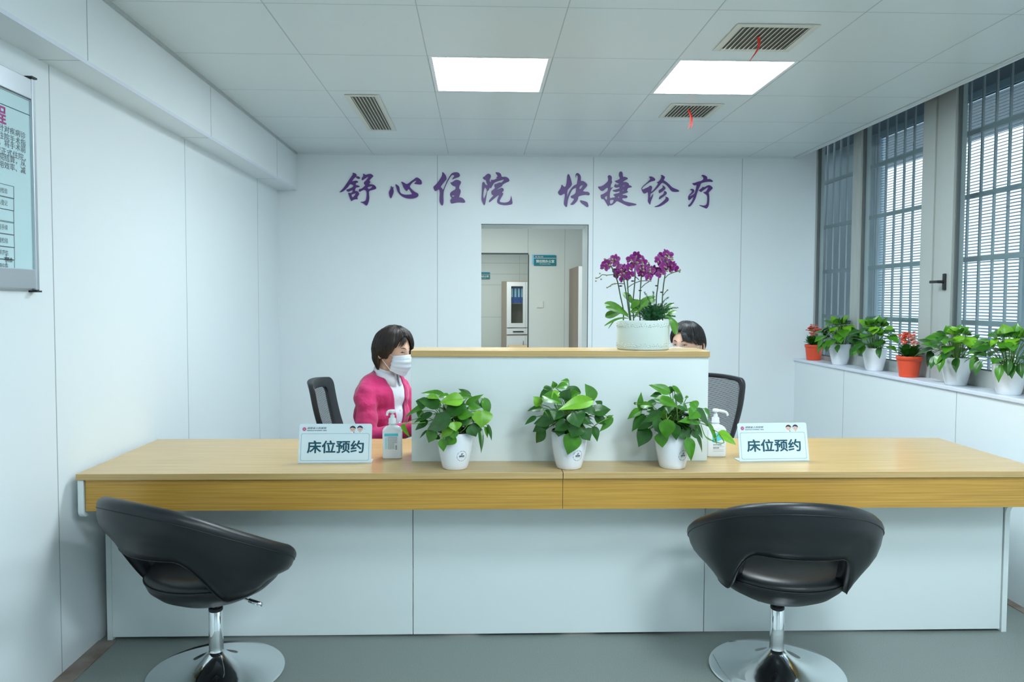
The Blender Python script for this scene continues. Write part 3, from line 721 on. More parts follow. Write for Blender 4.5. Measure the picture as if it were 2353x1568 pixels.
# ------------------------------------------------------------------ notice board on the left wall
px_r = 83
pt = at(px_r, 186, X=XL+0.02); pb = at(px_r, 668, X=XL+0.02)
yr = (pt.y+pb.y)/2; z1, z0 = pt.z, pb.z; Wp = 0.95
t = thing('notice_board', (XL, yr, z0), 'pale aqua notice board with aluminium frame on the left wall', 'notice board')
b = MB(); b.box((0.001, -Wp, 0.0), (0.012, 0, z1-z0)); b.build('backing_panel', M['alu'], t)
fr = MB(); H = z1-z0; q = 0.022
for ya, yb in ((-q, 0), (-Wp, -Wp+q)): fr.box((0.010, ya, 0.0), (0.026, yb, H))
fr.build('side_rail', M['alu'], t, bevel=0.004)
b = MB(); b.box((0.010, -Wp+q, H-0.075), (0.024, -q, H-0.005)); b.box((0.010, -Wp+q, H-0.082), (0.021, -q, H-0.078)); b.build('top_rail', M['alu'], t, bevel=0.003)
b = MB(); b.box((0.010, -Wp+q, 0.005), (0.024, -q, 0.075)); b.build('bottom_rail', M['alu'], t, bevel=0.003)
for zc_ in (H, -0.006):
    for ya, yb in ((-q-0.004, 0.004), (-Wp-0.004, -Wp+q+0.004)):
        b = MB(); b.box((0.0, ya, zc_), (0.03, yb, zc_+0.006)); b.build('end_cap', M['black_plastic'], t)
b = MB(); b.box((0.012, -Wp+q, 0.07), (0.016, -q, H-0.08)); b.build('poster_sheet', M['poster'], t)
XP = XL+0.0165
def pz(zx, zy):      # a point of the poster seen at a place in the enlarged photograph
    p = at(zx/2.612, 100+zy/2.612, X=XP); return (p.y-yr, p.z-z0)
def poster_text(b, s, zx_r, zy_mid, h, cw, mi=0, bold=0.0):
    y, z = pz(zx_r, zy_mid)
    v, f = text_data(s, bold=bold); w = cw*len(s)
    v = fit_text(v, y-w, y, z-h/2, z+h/2)
    b.add([(0.0170+p.z, p.x, p.y) for p in v], f, mi)
def poster_line(b, zx_r, zy_r, length, mi, th=0.0025):
    y, z = pz(zx_r, zy_r); b.box((0.0162, y-length, z-th/2), (0.0170, y, z+th/2), mi)
b = MB()
poster_line(b, 178, 432, 0.8, 1); poster_line(b, 186, 1387, 0.8, 1)
poster_text(b, '预住院流程', 36, 436, 0.062, 0.062, 2, 0.016)
for s, zy in (('全程管理模式，针对疾病诊', 556), ('断明确评估符合住院手术指', 601), ('征患者办理预住院，将手术前', 640), ('检查前移，再办理正式住院，', 688), ('费用纳入医保住院结算，从', 722), ('而提高机构床位使用效率、减', 765)):
    poster_text(b, s, 153, zy, 0.024, 0.029, 0, 0.0)
for s, zy, zr in (('完成术前检查检验', 897, 84), ('预约中心登记', 968, 84), ('', 1043, 84), ('办理预住院手续', 1112, 85), ('完善术前检查检验', 1190, 87), ('麻醉评估', 1262, 88), ('退出预住院', 1340, 88)):
    y, z = pz(zr, zy); w = 0.24; h = 0.044; q2 = 0.0018
    b.box((0.0162, y-w, z+h/2-q2), (0.0169, y, z+h/2), 0); b.box((0.0162, y-w, z-h/2), (0.0169, y, z-h/2+q2), 0)
    b.box((0.0162, y-q2, z-h/2), (0.0169, y, z+h/2), 0); b.box((0.0162, y-w, z-h/2), (0.0169, y-w+q2, z+h/2), 0)
    if s:
        v, f = text_data(s, bold=0.0); ww = 0.0165*len(s); v = fit_text(v, y-0.035-ww, y-0.035, z-0.009, z+0.009)
        b.add([(0.0170, p.x, p.y) for p in v], f, 0)
y, z = pz(75, 1300)
v, f = text_data('不符合', bold=0.01); v = fit_text(v, y-0.045, y, z-0.008, z+0.008); b.add([(0.0170, p.x, p.y) for p in v], f, 1)
y, z = pz(38, 1300); b.box((0.0162, y-0.001, z-0.018), (0.0169, y+0.001, z+0.018), 0)
b.build('printed_text', [M['grey_ink'], M['teal'], M['magenta_print']], t, weld=False)
# ------------------------------------------------------------------ reception desk
DT, DY0, DY1, DXL, DXR = 0.76, 2.885, 3.613, -1.575, 2.305
YP = 3.10
desk = thing('reception_desk', (0.365, DY0, 0), 'long white reception desk with light oak top and golden oak front band', 'reception desk')
def dl(x, y, z): return (x-0.365, y-DY0, z)
def dbox(b, lo, hi, mi=0): b.box(dl(*lo), dl(*hi), mi)
xs = at(1294, 1090, Y=DY0).x
for x0, x1 in ((DXL, xs-0.0012), (xs+0.0012, DXR)):
    b = MB(); dbox(b, (x0, DY0, DT-0.025), (x1, DY1, DT)); b.build('desktop', M['wood_top'], desk, bevel=0.0015)
for x0, x1 in ((DXL+0.03, xs-0.001), (xs+0.001, DXR-0.03)):
    b = MB(); dbox(b, (x0, DY0+0.012, DT-0.150), (x1, DY0+0.030, DT-0.0265)); b.build('front_band', M['wood_fascia'], desk)
xa, xb = at(949, 1300, Y=YP).x, at(1619, 1300, Y=YP).x
for x0, x1 in ((DXL+0.012, xa-0.0015), (xa+0.0015, xb-0.0015), (xb+0.0015, DXR-0.027)):
    b = MB(); dbox(b, (x0, YP, 0.012), (x1, YP+0.018, DT-0.0255)); b.build('front_panel', M['laminate'], desk, bevel=0.001)
side = [(DY0+0.006, DT-0.026), (DY0+0.006, DT-0.150)]
for k in range(6):
    a = PI/2*k/5; side.append((DY0+0.006+0.025*(1-math.cos(a)), DT-0.150-0.025*math.sin(a)))
side.append((YP-0.075, DT-0.175))
for k in range(1, 7):
    a = PI/2*k/6; side.append((YP-0.075+0.07*math.sin(a), DT-0.175-0.07*(1-math.cos(a))))
side += [(YP-0.005, 0.0), (DY1-0.02, 0.0), (DY1-0.02, DT-0.026)]
for x0 in (DXL, DXR-0.025):
    b = MB(); b.prism([(y-DY0, z) for y, z in side], x0+0.003-0.365, x0+0.025-0.365, 'x')
    b.build('side_panel', M['laminate'], desk, bevel=0.001)
b = MB(); dbox(b, (DXL+0.03, YP+0.02, DT-0.12), (DXR-0.03, YP+0.036, DT-0.026)); b.build('rear_rail', M['laminate'], desk)
for x0 in (-1.52, 0.0, 0.5, 1.9):     # drawer pedestals on the staff side
    b = MB(); dbox(b, (x0, YP+0.05, 0.02), (x0+0.36, DY1-0.08, 0.60)); pd = b.build('pedestal', M['laminate'], desk, bevel=0.001)
    for k in range(3):
        b = MB(); dbox(b, (x0+0.004, DY1-0.08, 0.03+k*0.19), (x0+0.356, DY1-0.062, 0.21+k*0.19)); b.build('drawer', M['laminate'], pd, bevel=0.002)

# raised cabinet between the two work places
p0 = at(945.5, 1063, Z=DT); YR = 3.096
cx0, cx1 = at(945.5, 940, Y=YR).x, at(1626.5, 940, Y=YR).x
zt = at(1290, 806.5, Y=YR-0.012).z
rc = thing('raised_cabinet', ((cx0+cx1)/2, YR, DT), 'white raised cabinet with oak top standing on the middle of the desk', 'cabinet')
W = (cx1-cx0)/2; Hh = zt-DT-0.026
b = MB(); b.box((-W, 0, 0), (W, 0.018, Hh)); b.build('front_panel', M['laminate'], rc, bevel=0.001)
for s in (-1, 1):
    b = MB(); b.box((min(s*W, s*(W-0.018)), 0.018, 0), (max(s*W, s*(W-0.018)), 0.205, Hh)); b.build('side_panel', M['laminate'], rc, bevel=0.001)
b = MB(); b.box((-W+0.018, 0.188, 0), (W-0.018, 0.205, Hh)); b.box((-W+0.018, 0.018, 0), (W-0.018, 0.188, 0.018)); b.build('back_panel', M['laminate'], rc)
b = MB(); b.box((-W-0.002, -0.012, Hh), (W+0.002, 0.215, Hh+0.026)); b.build('top', M['wood_top'], rc, bevel=0.0015)
ZRT = DT+Hh+0.026

# ------------------------------------------------------------------ desk signs
def sign(px0, px1, pyb, rz, lean, label, foot_side):
    a = at(px0, pyb, Z=DT+0.003); c = at(px1, pyb-1, Z=DT+0.003)
    cx, cy = (a.x+c.x)/2, min(a.y, c.y); W = (c-a).length/2*0.985; H = 0.160
    t = thing('desk_sign', (cx, cy+0.006, DT), label, 'desk sign', rz)
    R = Matrix.Translation((0, 0, 0.0035)) @ Matrix.Rotation(-lean, 4, 'X')
    pl = [(-W, 0), (W, 0), (W, H-0.008), (W-0.0023, H-0.0023), (W-0.008, H), (-W+0.008, H), (-W+0.0023, H-0.0023), (-W, H-0.008)]
    b = MB(); b.prism(pl, -0.0015, 0.0015, 'y', xf=R); b.build('panel', M['ice'], t)
    b = MB(); b.box((-W, -0.0015, 0.0005), (W, 0.062, 0.0035)); b.build('foot', M['ice'], t)
    def put(b, v, f, mi=0): b.add([(p.x, -0.0019-p.z, p.y) for p in v], f, mi, xf=R)
    def X(u): return -W+2*W*u
    def Zv(w): return H*w
    b = MB()
    v, f = text_data('床位预约', bold=0.025); put(b, fit_text(v, X(0.115), X(0.895), Zv(0.235), Zv(0.565)), f)
    b.build('lettering', M['teal'], t, weld=False)
    # rounded border line
    out = []
    x0, x1, z0_, z1_, r = X(0.03), X(0.965), Zv(0.045), Zv(0.745), 0.006
    for (cx_, cz_, a0) in ((x1-r, z1_-r, 0), (x0+r, z1_-r, 90), (x0+r, z0_+r, 180), (x1-r, z0_+r, 270)):
        for k in range(5):
            a_ = math.radians(a0+22.5*k); out.append((cx_+r*math.cos(a_), cz_+r*math.sin(a_)))
    n = len(out); th = 0.0009
    cx_, cz_ = (x0+x1)/2, (z0_+z1_)/2
    inn = [(cx_+(x-cx_)*(1-th/(x1-cx_)), cz_+(z-cz_)*(1-th/(z1_-cz_))) for x, z in out]
    b = MB(); b.add([(x, -0.0018, z) for x, z in out]+[(x, -0.0018, z) for x, z in inn], [(i, (i+1) % n, n+(i+1) % n, n+i) for i in range(n)], xf=R)
    b.build('border_line', M['teal'], t)
    b = MB()
    v, f = text_data('湖南省人民医院', bold=0.01, shear=0.35); put(b, fit_text(v, X(0.105), X(0.375), Zv(0.862), Zv(0.915)), f)
    v, f = text_data('湖南师范大学附属第一医院', bold=0.01); put(b, fit_text(v, X(0.105), X(0.375), Zv(0.812), Zv(0.838)), f)
    b.build('heading', M['grey_ink'], t, weld=False)
    # round emblem
    def disc(b, u, w, rx, rz_, y=0.0, mi=0, n=20, z_lo=-2):
        pts = [(X(u)+rx*math.cos(2*PI*k/n), -0.0018-y, Zv(w)+rz_*max(z_lo, math.sin(2*PI*k/n))) for k in range(n)]
        b.add(pts, [tuple(range(n))], mi, xf=R)
    b = MB(); disc(b, 0.068, 0.862, 0.0088, 0.0088); b.build('emblem_ring', M['pinkring'], t)
    b = MB(); disc(b, 0.068, 0.862, 0.0062, 0.0062, 0.0003)
    b.build('emblem', M['crimson'], t)
    b = MB(); v, f = text_data('H', bold=0.03); v = fit_text(v, X(0.068)-0.0026, X(0.068)+0.0026, Zv(0.862)-0.003, Zv(0.862)+0.003)
    b.add([(p.x, -0.0026-p.z, p.y) for p in v], f, xf=R); b.build('emblem_mark', M['white_print'], t)
    # two plain cartoon medics
    for u, w, hair, k in ((0.735, 0.86, 'ink', 0), (0.835, 0.865, 'navy_print', 1)):
        b = MB()
        pts = [(X(u)-0.006, Zv(w)-0.018), (X(u)+0.006, Zv(w)-0.018), (X(u)+0.0045, Zv(w)-0.008), (X(u)-0.0045, Zv(w)-0.008)]
        b.add([(x, -0.0018, z) for x, z in pts], [(0, 1, 2, 3)], 0, xf=R)
        disc(b, u, w, 0.0115, 0.0110, 0.0003, 1)
        n = 16
        cap = [(X(u)+0.0125*math.cos(PI*i/n), -0.0018-0.0006, Zv(w)+0.001+0.0125*math.sin(PI*i/n)) for i in range(n+1)] + [(X(u)-0.0085, -0.0024, Zv(w)+0.004), (X(u)-0.002, -0.0024, Zv(w)+0.006), (X(u)+0.0085, -0.0024, Zv(w)+0.003)]
        b.add(cap, [tuple(range(len(cap)))], 2, xf=R)
        for s in (-1, 1): disc(b, u+s*0.013, w-0.008, 0.0012, 0.0018, 0.0009, 3, 8)
        disc(b, u, w-0.045, 0.0018, 0.0007, 0.0009, 4, 8)
        if k == 0: disc(b, u+0.016, w-0.085, 0.0028, 0.0028, 0.0009, 5, 8)
        else:
            b.tube([(X(u)-0.003, -0.0026, Zv(w)-0.011), (X(u), -0.0026, Zv(w)-0.016), (X(u)+0.003, -0.0026, Zv(w)-0.011)], 0.0005, 5, 3, xf=R)
            disc(b, u+0.065, w-0.005, 0.0022, 0.0022, 0.0009, 1, 8)
        b.build('cartoon_medic', [M['white_print'], M['skin_print'], M[hair], M['ink'], M['crimson'], M['blue_print']], t, weld=False)
    return t
sign(683, 854, 1064, 0.010, 0.22, 'pale blue desk sign 床位预约 left of the raised cabinet, beside the left sanitizer bottle', 1)
sign(1698, 1863, 1060, 0.055, 0.22, 'pale blue desk sign 床位预约 on the right half of the desk', -1)

# ------------------------------------------------------------------ hand sanitizer bottles
def sanitizer(px, py, rz, label, noz):
    p = at(px, py, Z=DT)
    t = thing('sanitizer_bottle', (p.x, p.y, DT), label, 'bottle', rz)
    w, d = 0.042, 0.027
    def ring(sc, z, e=0.28):
        out = []
        for k in range(32):
            a = 2*PI*k/32; c, s_ = math.cos(a), math.sin(a)
            out.append((math.copysign(abs(c)**e, c)*w*sc, math.copysign(abs(s_)**e, s_)*d*sc, z))
        return out
    def rr(r, z): return [(r*math.cos(2*PI*k/32), r*math.sin(2*PI*k/32), z) for k in range(32)]
    def mixr(t_, sc, r, z): return [tuple(Vector(a).lerp(Vector(c), t_)) for a, c in zip(ring(sc, z, 0.35), rr(r, z))]
    rows = [ring(0.90, 0.0), ring(0.97, 0.002), ring(1.0, 0.006), ring(1.0, 0.118), ring(0.985, 0.123), mixr(0.25, 0.93, 0.03, 0.130), mixr(0.6, 0.8, 0.024, 0.137), mixr(0.9, 0.6, 0.0165, 0.141), rr(0.0155, 0.143), rr(0.0155, 0.150)]
    b = MB(); b.grid(rows, 0, True, closed_v=True); b.add(rows[0], [tuple(range(32))]); b.add(rows[-1], [tuple(range(32))])
    b.build('bottle', M['white_plastic'], t)
    pm = MB(); pm.lathe([(0.0185, 0.148), (0.0185, 0.152), (0.0165, 0.153), (0.0160, 0.171), (0.013, 0.173), (0.0095, 0.175), (0.0090, 0.186), (0.0055, 0.187), (0.0050, 0.198)], 24)
    pm.build('pump_collar', M['white_plastic'], t)
    b = MB(); b.lathe([(0.0135, 0.196), (0.0145, 0.199), (0.0140, 0.206), (0.011, 0.209)], 24)
    if noz < 0:   # short spout curling down to the left
        b.tube(catmull([(0, 0, 0.203), (-0.014, -0.003, 0.203), (-0.021, -0.004, 0.196), (-0.023, -0.005, 0.184)], 5), [0.006]*10+[0.0052]*6, 10)
    else:
        b.tube(catmull([(0, 0, 0.203), (0.028, -0.003, 0.199), (0.046, -0.005, 0.193), (0.052, -0.006, 0.180)], 5), [0.0065]*8+[0.0052]*8, 10)
    b.build('pump_head', M['white_plastic'], t)
    lb = MB(); y = -d-0.0004
    if noz < 0:
        lb.box((-0.033, y, 0.098), (0.026, y+0.0004, 0.110), 0)
        lb.box((-0.030, y, 0.042), (-0.021, y+0.0004, 0.092), 1)
        random.seed(5)
        for k in range(17):
            z = 0.094-k*0.0032; x1 = 0.022 if k < 9 else 0.010
            x = -0.018
            while x < x1:
                ww = random.uniform(0.002, 0.006); lb.box((x, y-0.0001, z), (min(x+ww, x1), y+0.0003, z+0.0011), 2); x += ww+0.001
        for k in range(9): lb.box((0.014, y-0.0001, 0.040+k*0.0022), (0.021, y+0.0003, 0.0412+k*0.0022), 2)
    else:
        lb.add([(-0.022, y, 0.066), (-0.008, y, 0.064), (0.004, y, 0.070), (0.018, y, 0.078), (0.036, y, 0.072), (0.036, y, 0.106), (-0.022, y, 0.106)], [(0, 1, 2, 3, 4, 5, 6)], 0)
        for s, z in (('免洗手消毒凝胶', 0.052), ('使用日期', 0.038)):
            v, f = text_data(s, bold=0.01); lb.add([(q.x, y-0.0002-q.z, q.y) for q in fit_text(v, -0.018, 0.008 if len(s) < 5 else 0.020, z, z+0.0055)], f, 2)
        for z in (0.046, 0.032, 0.026): lb.box((-0.018, y, z), (0.030, y+0.0003, z+0.0006), 2)
    lb.build('label', [M['cyan_print'], M['pale_cyan'], M['grey_ink']], t, weld=False)
    return t
sanitizer(902, 1052, 0.05, 'white hand sanitizer pump bottle beside the left desk sign', -1)
sanitizer(1643, 1048, 0.0, 'white hand sanitizer pump bottle behind the overhanging plant, by the right desk sign', 1)
# ------------------------------------------------------------------ leaves and plants
LEAF_W = [(0.0, 0.30), (0.06, 0.70), (0.16, 0.95), (0.28, 1.0), (0.42, 0.93), (0.56, 0.77), (0.70, 0.54), (0.82, 0.31), (0.92, 0.13), (1.0, 0.0)]
STRAP_W = [(0.0, 0.28), (0.12, 0.45), (0.28, 0.72), (0.45, 0.92), (0.62, 1.0), (0.78, 0.92), (0.90, 0.66), (0.97, 0.34), (1.0, 0.05)]
def leaf(b, base, tip, width, face, mi=0, arch=0.12, fold=0.22, twist=0.0, prof=LEAF_W, wave=0.06, ph=0.0):
    base, tip, face = Vector(base), Vector(tip), Vector(face)
    ax = tip-base; L = ax.length
    if L < 1e-5: return
    a = ax/L
    n = (face - a*face.dot(a))
    if n.length < 1e-3: n = Vector((0.3, 0.2, 1)) - a*a.dot(Vector((0.3, 0.2, 1)))
    n.normalize(); s = a.cross(n)
    rows = []
    for t, w in prof:
        an = twist*t
        nn = n*math.cos(an)+s*math.sin(an); ss = s*math.cos(an)-n*math.sin(an)
        c = base + ax*t + n*(arch*L*4*t*(1-t)*0.5)
        row = []
        for u in (-1, -0.6, -0.2, 0, 0.2, 0.6, 1):
            back = (-0.07*L*(1-t/0.16)*abs(u)*(1.2-abs(u))*3 if (t < 0.16 and prof is LEAF_W) else 0)
            h = fold*abs(u)**1.3 - 0.30*abs(u)**3*fold + wave*math.sin(9*t+ph+u*2)*abs(u)
            row.append(c + ss*(u*w*width/2) + nn*(h*w*width/2) + a*back)
        rows.append(row)
    b.grid(rows, mi, True)
    # thin underside so that the blade has thickness
    th = 0.0006
    und = [[p - n*th for p in row] for row in rows]
    b.grid(und, mi, True, flip=True)

def petiole(b, p0, p1, mi=0, r=0.0017, rise=0.35):
    p0, p1 = Vector(p0), Vector(p1)
    mid = p0.lerp(p1, 0.5)+Vector((0, 0, (p1-p0).length*rise*0.5))
    b.tube(catmull([p0, mid, p1], 4), r, 5, mi, cap=False)

def pot_parts(t, r0, r1, h, mkey, liner=True, rim=0.0, ribs=False):
    th = 0.003
    prof = [(0.0001, 0.0), (r0*0.93, 0.0), (r0, 0.004)]
    for k in range(1, 9):
        u = k/9; prof.append((r0+(r1-r0)*(1-(1-u)**1.7), 0.004+(h-0.004)*u))
    if rim: prof = [(0.0001, 0), (r0-0.002, 0), (r0, 0.002), (r0+(r1-r0)*0.78, h*0.80), (r1*0.965+rim*0.4, h*0.81), (r1*0.98+rim, h*0.83)]
    prof += [(r1+rim, h-0.001), (r1+rim-0.001, h), (r1-th, h), (r1-th-0.001, h-0.004), (r1*0.86, h*0.8), (0.0001, h*0.8)]
    if ribs:
        pp = []
        for r, z in prof[:3]: pp.append((r, z))
        for k in range(1, 13):
            z = 0.004+(h*0.78)*k/13; r = r0+(r1-r0)*z/h
            pp += [(r+0.0006, z), (r-0.0005, z+h*0.02)]
        pp += prof[4:]; prof = pp
    b = MB(); b.lathe(prof, 48, cap=False); b.build('pot', M[mkey], t)
    if liner:
        b = MB(); b.lathe([(r1-th-0.0008, h*0.85), (r1-th-0.0008, h+0.005), (r1-th-0.0035, h+0.005), (r1-th-0.0035, h*0.9)], 40, cap=False); b.build('liner', M['black_plastic'], t)
    b = MB(); b.lathe([(0.0001, h*0.94), (r1*0.6, h*0.945), (r1-th-0.0036, h*0.93), (r1-th-0.0036, h*0.86)], 30, cap=False); b.build('soil', M['soil'], t)

def logo(t, r0, r1, h, ang):
    """small round printed seal on the pot wall"""
    def w(u, v, e=0.0006):     # u,v metres on the wall around the seal's centre
        z = h*0.40+v; uu = max(0, min(1, (z-0.004)/(h-0.004))); r = r0+(r1-r0)*(1-(1-uu)**1.7)+e
        a = ang+u/r
        return (r*math.sin(a), -r*math.cos(a), z)
    b = MB(); random.seed(3)
    R1 = 0.0205
    for k in range(44):
        if k % 11 in (4, 10): continue
        a = 2*PI*k/44; du = 0.0008+0.0005*(k % 3 == 0)
        e1 = (math.cos(a), math.sin(a)); e2 = (-e1[1], e1[0])
        q = [(R1*e1[0]+s1*du*e2[0]+s2*0.0009*e1[0], R1*e1[1]+s1*du*e2[1]+s2*0.0009*e1[1]) for s1, s2 in ((-1, -1), (1, -1), (1, 1), (-1, 1))]
        b.add([w(*p) for p in q], [(0, 1, 2, 3)])
    v, f = text_data('绿航绿都', bold=0.02, res=1); v = fit_text(v, -0.0115, 0.0115, -0.0035, 0.0025); b.add([w(p.x, p.y, 0.0006+p.z) for p in v], f)
    v, f = text_data('花卉绿植租摆', res=1); v = fit_text(v, -0.0115, 0.0115, -0.0068, -0.0045); b.add([w(p.x, p.y, 0.0006+p.z) for p in v], f)
    lf = [(-0.004, 0.0045), (-0.0015, 0.0105), (0.0022, 0.013), (0.0018, 0.0085), (-0.001, 0.005), (0.004, 0.0045), (0.0042, 0.0040), (-0.0048, 0.0038)]
    b.add([w(*p) for p in lf[:5]], [(0, 1, 2, 3, 4)])
    b.add([w(-0.0065, 0.0040), w(0.002, 0.0040), w(0.0072, 0.0118), w(0.0066, 0.0122), w(0.0016, 0.0050), w(-0.0065, 0.0046)], [(0, 1, 2, 3, 4, 5)])
    b.build('printed_seal', M['ink'], t, weld=False, recalc=False)

LM = [M['leaf_a'], M['leaf_b'], M['leaf_c']]
# traced leaves: base x,y, tip x,y (enlarged-photo units), width, tone, layer (1 front .. -1 back)
P1 = [(515,300,285,275,90,1,-.3),(330,385,235,350,110,0,.3),(470,400,250,335,110,0,.5),(690,335,470,365,125,2,.8),(640,300,805,315,70,1,.2),(770,300,655,230,60,0,-.2),(740,380,905,285,60,1,.3),
 (905,330,950,510,100,1,.1),(880,452,880,618,190,2,.8),(655,485,812,485,100,1,.8),(705,375,508,515,150,0,.7),(572,530,348,630,160,0,1),(335,390,125,520,70,1,.4),(390,478,215,570,70,0,.4),
 (350,550,230,640,70,0,.3),(345,640,275,720,22,0,.3),(420,640,362,762,110,1,.6),(595,570,492,720,110,2,1),(620,560,632,652,110,2,1),(605,640,610,727,90,1,1),(615,695,520,787,110,1,1),
 (500,728,510,850,75,1,1),(780,590,830,703,140,0,.7),(690,520,812,560,130,0,.6),(870,625,880,865,52,0,.6),(922,610,942,716,40,1,.3),(945,590,982,742,40,0,.2),(108,580,182,712,52,2,.6),
 (560,300,460,310,60,1,.1),(830,330,890,420,90,0,.2),(300,450,260,520,90,1,0),(480,560,440,470,90,0,.5),(460,690,430,730,60,0,.6),(360,300,470,330,60,2,.5),(760,410,885,415,70,1,.6)]
P2 = [(1605,215,1582,153,55,1,0),(1725,195,1612,225,75,1,.2),(1740,160,1660,155,60,1,-.1),(1850,270,1700,210,80,0,.2),(1975,345,1900,180,140,1,.4),(1700,335,1752,228,115,0,.6),(1570,240,1448,335,100,0,.1),(1460,385,1390,303,90,2,.4),
 (1645,265,1565,322,80,2,.5),(1500,300,1682,385,110,1,.7),(1955,345,1635,442,125,2,1),(1995,450,1845,430,100,0,.8),(1985,455,2155,435,110,0,.6),(1480,420,1332,450,75,0,.1),(1575,540,1395,575,110,0,.8),
 (1415,508,1308,585,50,0,.2),(1545,560,1385,655,110,0,.7),(1505,640,1420,765,100,0,.7),(1790,465,1845,615,165,0,1),(1640,440,1598,542,120,0,.9),(1725,560,1600,645,110,0,.9),(1825,590,1768,712,140,0,1),
 (1795,678,1728,882,150,1,1.05),(1655,630,1640,703,90,0,.8),(1885,640,1950,742,130,0,.8),(1985,610,2022,752,80,0,.5),(2165,518,2040,655,62,1,.3),(2060,400,2000,350,80,0,.0),(2000,510,2125,580,100,0,.3),
 (2115,520,2182,488,30,1,.2),(1500,230,1600,225,60,0,-.2),(1760,300,1850,265,80,1,.7),(1560,470,1480,500,80,0,.5),(1860,500,1960,580,100,0,.7),(1620,290,1700,310,80,0,.5),(1800,350,1770,440,90,1,.8)]
P3 = [(645,295,425,212,110,1,.3),(560,320,440,335,70,0,.2),(675,232,655,312,65,0,.0),(690,230,805,372,60,1,.1),(640,372,475,365,75,1,.6),(560,365,742,455,100,1,.9),(340,475,345,287,65,1,.0),
 (340,485,195,585,90,1,.2),(348,430,490,445,75,1,.4),(500,400,380,425,70,0,.2),(565,520,360,622,100,0,.8),(380,545,243,718,110,0,.5),(600,440,640,530,170,0,.5),(465,605,300,700,80,0,.7),
 (420,690,315,886,150,0,.8),(520,585,550,755,100,0,1),(625,595,620,795,145,1,1.05),(710,650,725,812,95,0,.9),(560,735,575,893,125,1,.9),(940,495,858,585,130,1,.8),(895,395,945,480,115,1,.5),
 (965,600,735,612,95,1,.95),(945,485,1078,675,115,0,.7),(1035,470,1100,595,60,1,.3),(1075,635,1162,862,62,1,.7),(790,700,870,800,150,0,.8),(850,795,885,1038,110,1,1),(925,640,1010,800,75,0,.6),
 (950,760,1002,945,50,0,.6),(1190,735,1372,862,115,2,.7),(715,320,800,430,95,0,.3),(850,335,815,355,25,1,.2),(270,420,300,400,30,0,.2),(760,430,850,500,90,0,.6),(480,480,400,500,80,0,.4),(900,700,960,800,90,0,.7),(580,570,600,470,60,1,.8)]
def traced_pothos(idx, leaves, zo, sc, pc, label, trailing):
    """pothos in a white pot on the desk; blades follow those seen in the photograph on a round crown"""
    t = thing('potted_pothos', (pc.x, pc.y, DT), label, 'potted plant', group='pothos pots in front of the raised cabinet')
    r0, r1, h = 0.052, 0.0745, 0.150
    pot_parts(t, r0, r1, h, 'pot_white')
    logo(t, r0, r1, h, math.radians(26))
    st = MB(); fo = MB(); random.seed(10+idx)
    zc, R = 0.235, 0.135
    for bx, by, tx, ty, w, tone, lay in leaves:
        P = []
        for (x, y, f) in ((bx, by, 0.92), (tx, ty, 1.12)):
            q = at(zo[0]+x/sc, zo[1]+y/sc, Y=pc.y)-Vector((pc.x, pc.y, DT))
            rr = (R*f)**2-q.x**2-((q.z-zc)*0.95)**2
            dy = -math.sqrt(max(rr, 0.0009))*lay
            if q.z < 0.155 and abs(q.x) < 0.11: dy = min(dy, -0.086*max(0.25, lay))
            dy = min(dy, YR-0.012-pc.y)
            P.append(at(zo[0]+x/sc, zo[1]+y/sc, Y=pc.y+dy)-Vector((pc.x, pc.y, DT)))
        w_ = w/sc*pc.y/F_PX
        mid = (P[0]+P[1])/2
        face = Vector((mid.x*3, -0.6+mid.y*2, 0.55+(mid.z-zc)*2.5))
        leaf(fo, P[0], P[1], w_*1.2, face, tone, arch=0.10, fold=0.25, twist=random.uniform(-.25, .25), ph=random.random()*6)
        ro = Vector((random.uniform(-.03, .03), random.uniform(-.03, .03), h*0.93))
        petiole(st, ro, P[0], rise=0.5)
    # leaves of the inside of the crown and of its far side
    for k in range(62):
        a = random.uniform(0, 2*PI) if k < 40 else random.uniform(0.15*PI, 0.85*PI); el = random.uniform(-0.1, 1.1)
        rr = R*((0.45, 0.6, 0.72)[k % 3] if k < 40 else 0.80)
        d = Vector((math.cos(a)*math.cos(el), math.sin(a)*math.cos(el), math.sin(el)))
        base = Vector((0, 0, 0.185))+d*rr*0.55; tip = Vector((0, 0, 0.185))+d*(rr+0.02)+Vector((0, 0, -0.035))
        base.y = min(base.y, YR-pc.y-0.02); tip.y = min(tip.y, YR-pc.y-0.012)
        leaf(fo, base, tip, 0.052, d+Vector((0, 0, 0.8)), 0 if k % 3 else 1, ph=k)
        petiole(st, (d.x*0.02, d.y*0.02, h*0.93), base)
    for pts in trailing:
        Q = []
        for x, y, dy in pts: Q.append(at(zo[0]+x/sc, zo[1]+y/sc, Y=pc.y+dy)-Vector((pc.x, pc.y, DT)))
        st.tube(catmull(Q, 5), 0.0019, 6, cap=False)
    fo.build('foliage', LM, t, weld=False, recalc=False)
    st.build('stems', M['stem'], t, weld=False)
    return t
SC1 = 4.278; SC3 = 4.706
pc1 = at(1046, 1075, Z=DT); pc2 = at(1307, 1075, Z=DT); pc3 = at(1545, 1072, Z=DT)
for p in (pc1, pc2, pc3): p.y = 2.978
pc1.x = at(1046, 1040, Y=2.978).x; pc2.x = at(1307.5, 1040, Y=2.978).x; pc3.x = at(1545, 1040, Y=2.978).x
traced_pothos(1, P1, (900, 840), SC1, pc1, 'leafy green pothos in a white pot at the left end of the raised cabinet', [[(330,560,-.04),(230,572,-.07),(150,570,-.085),(108,580,-.09)], [(670,660,-.07),(720,620,-.10),(785,525,-.115)], [(475,470,-.07),(470,420,-.1),(480,370,-.11)]])
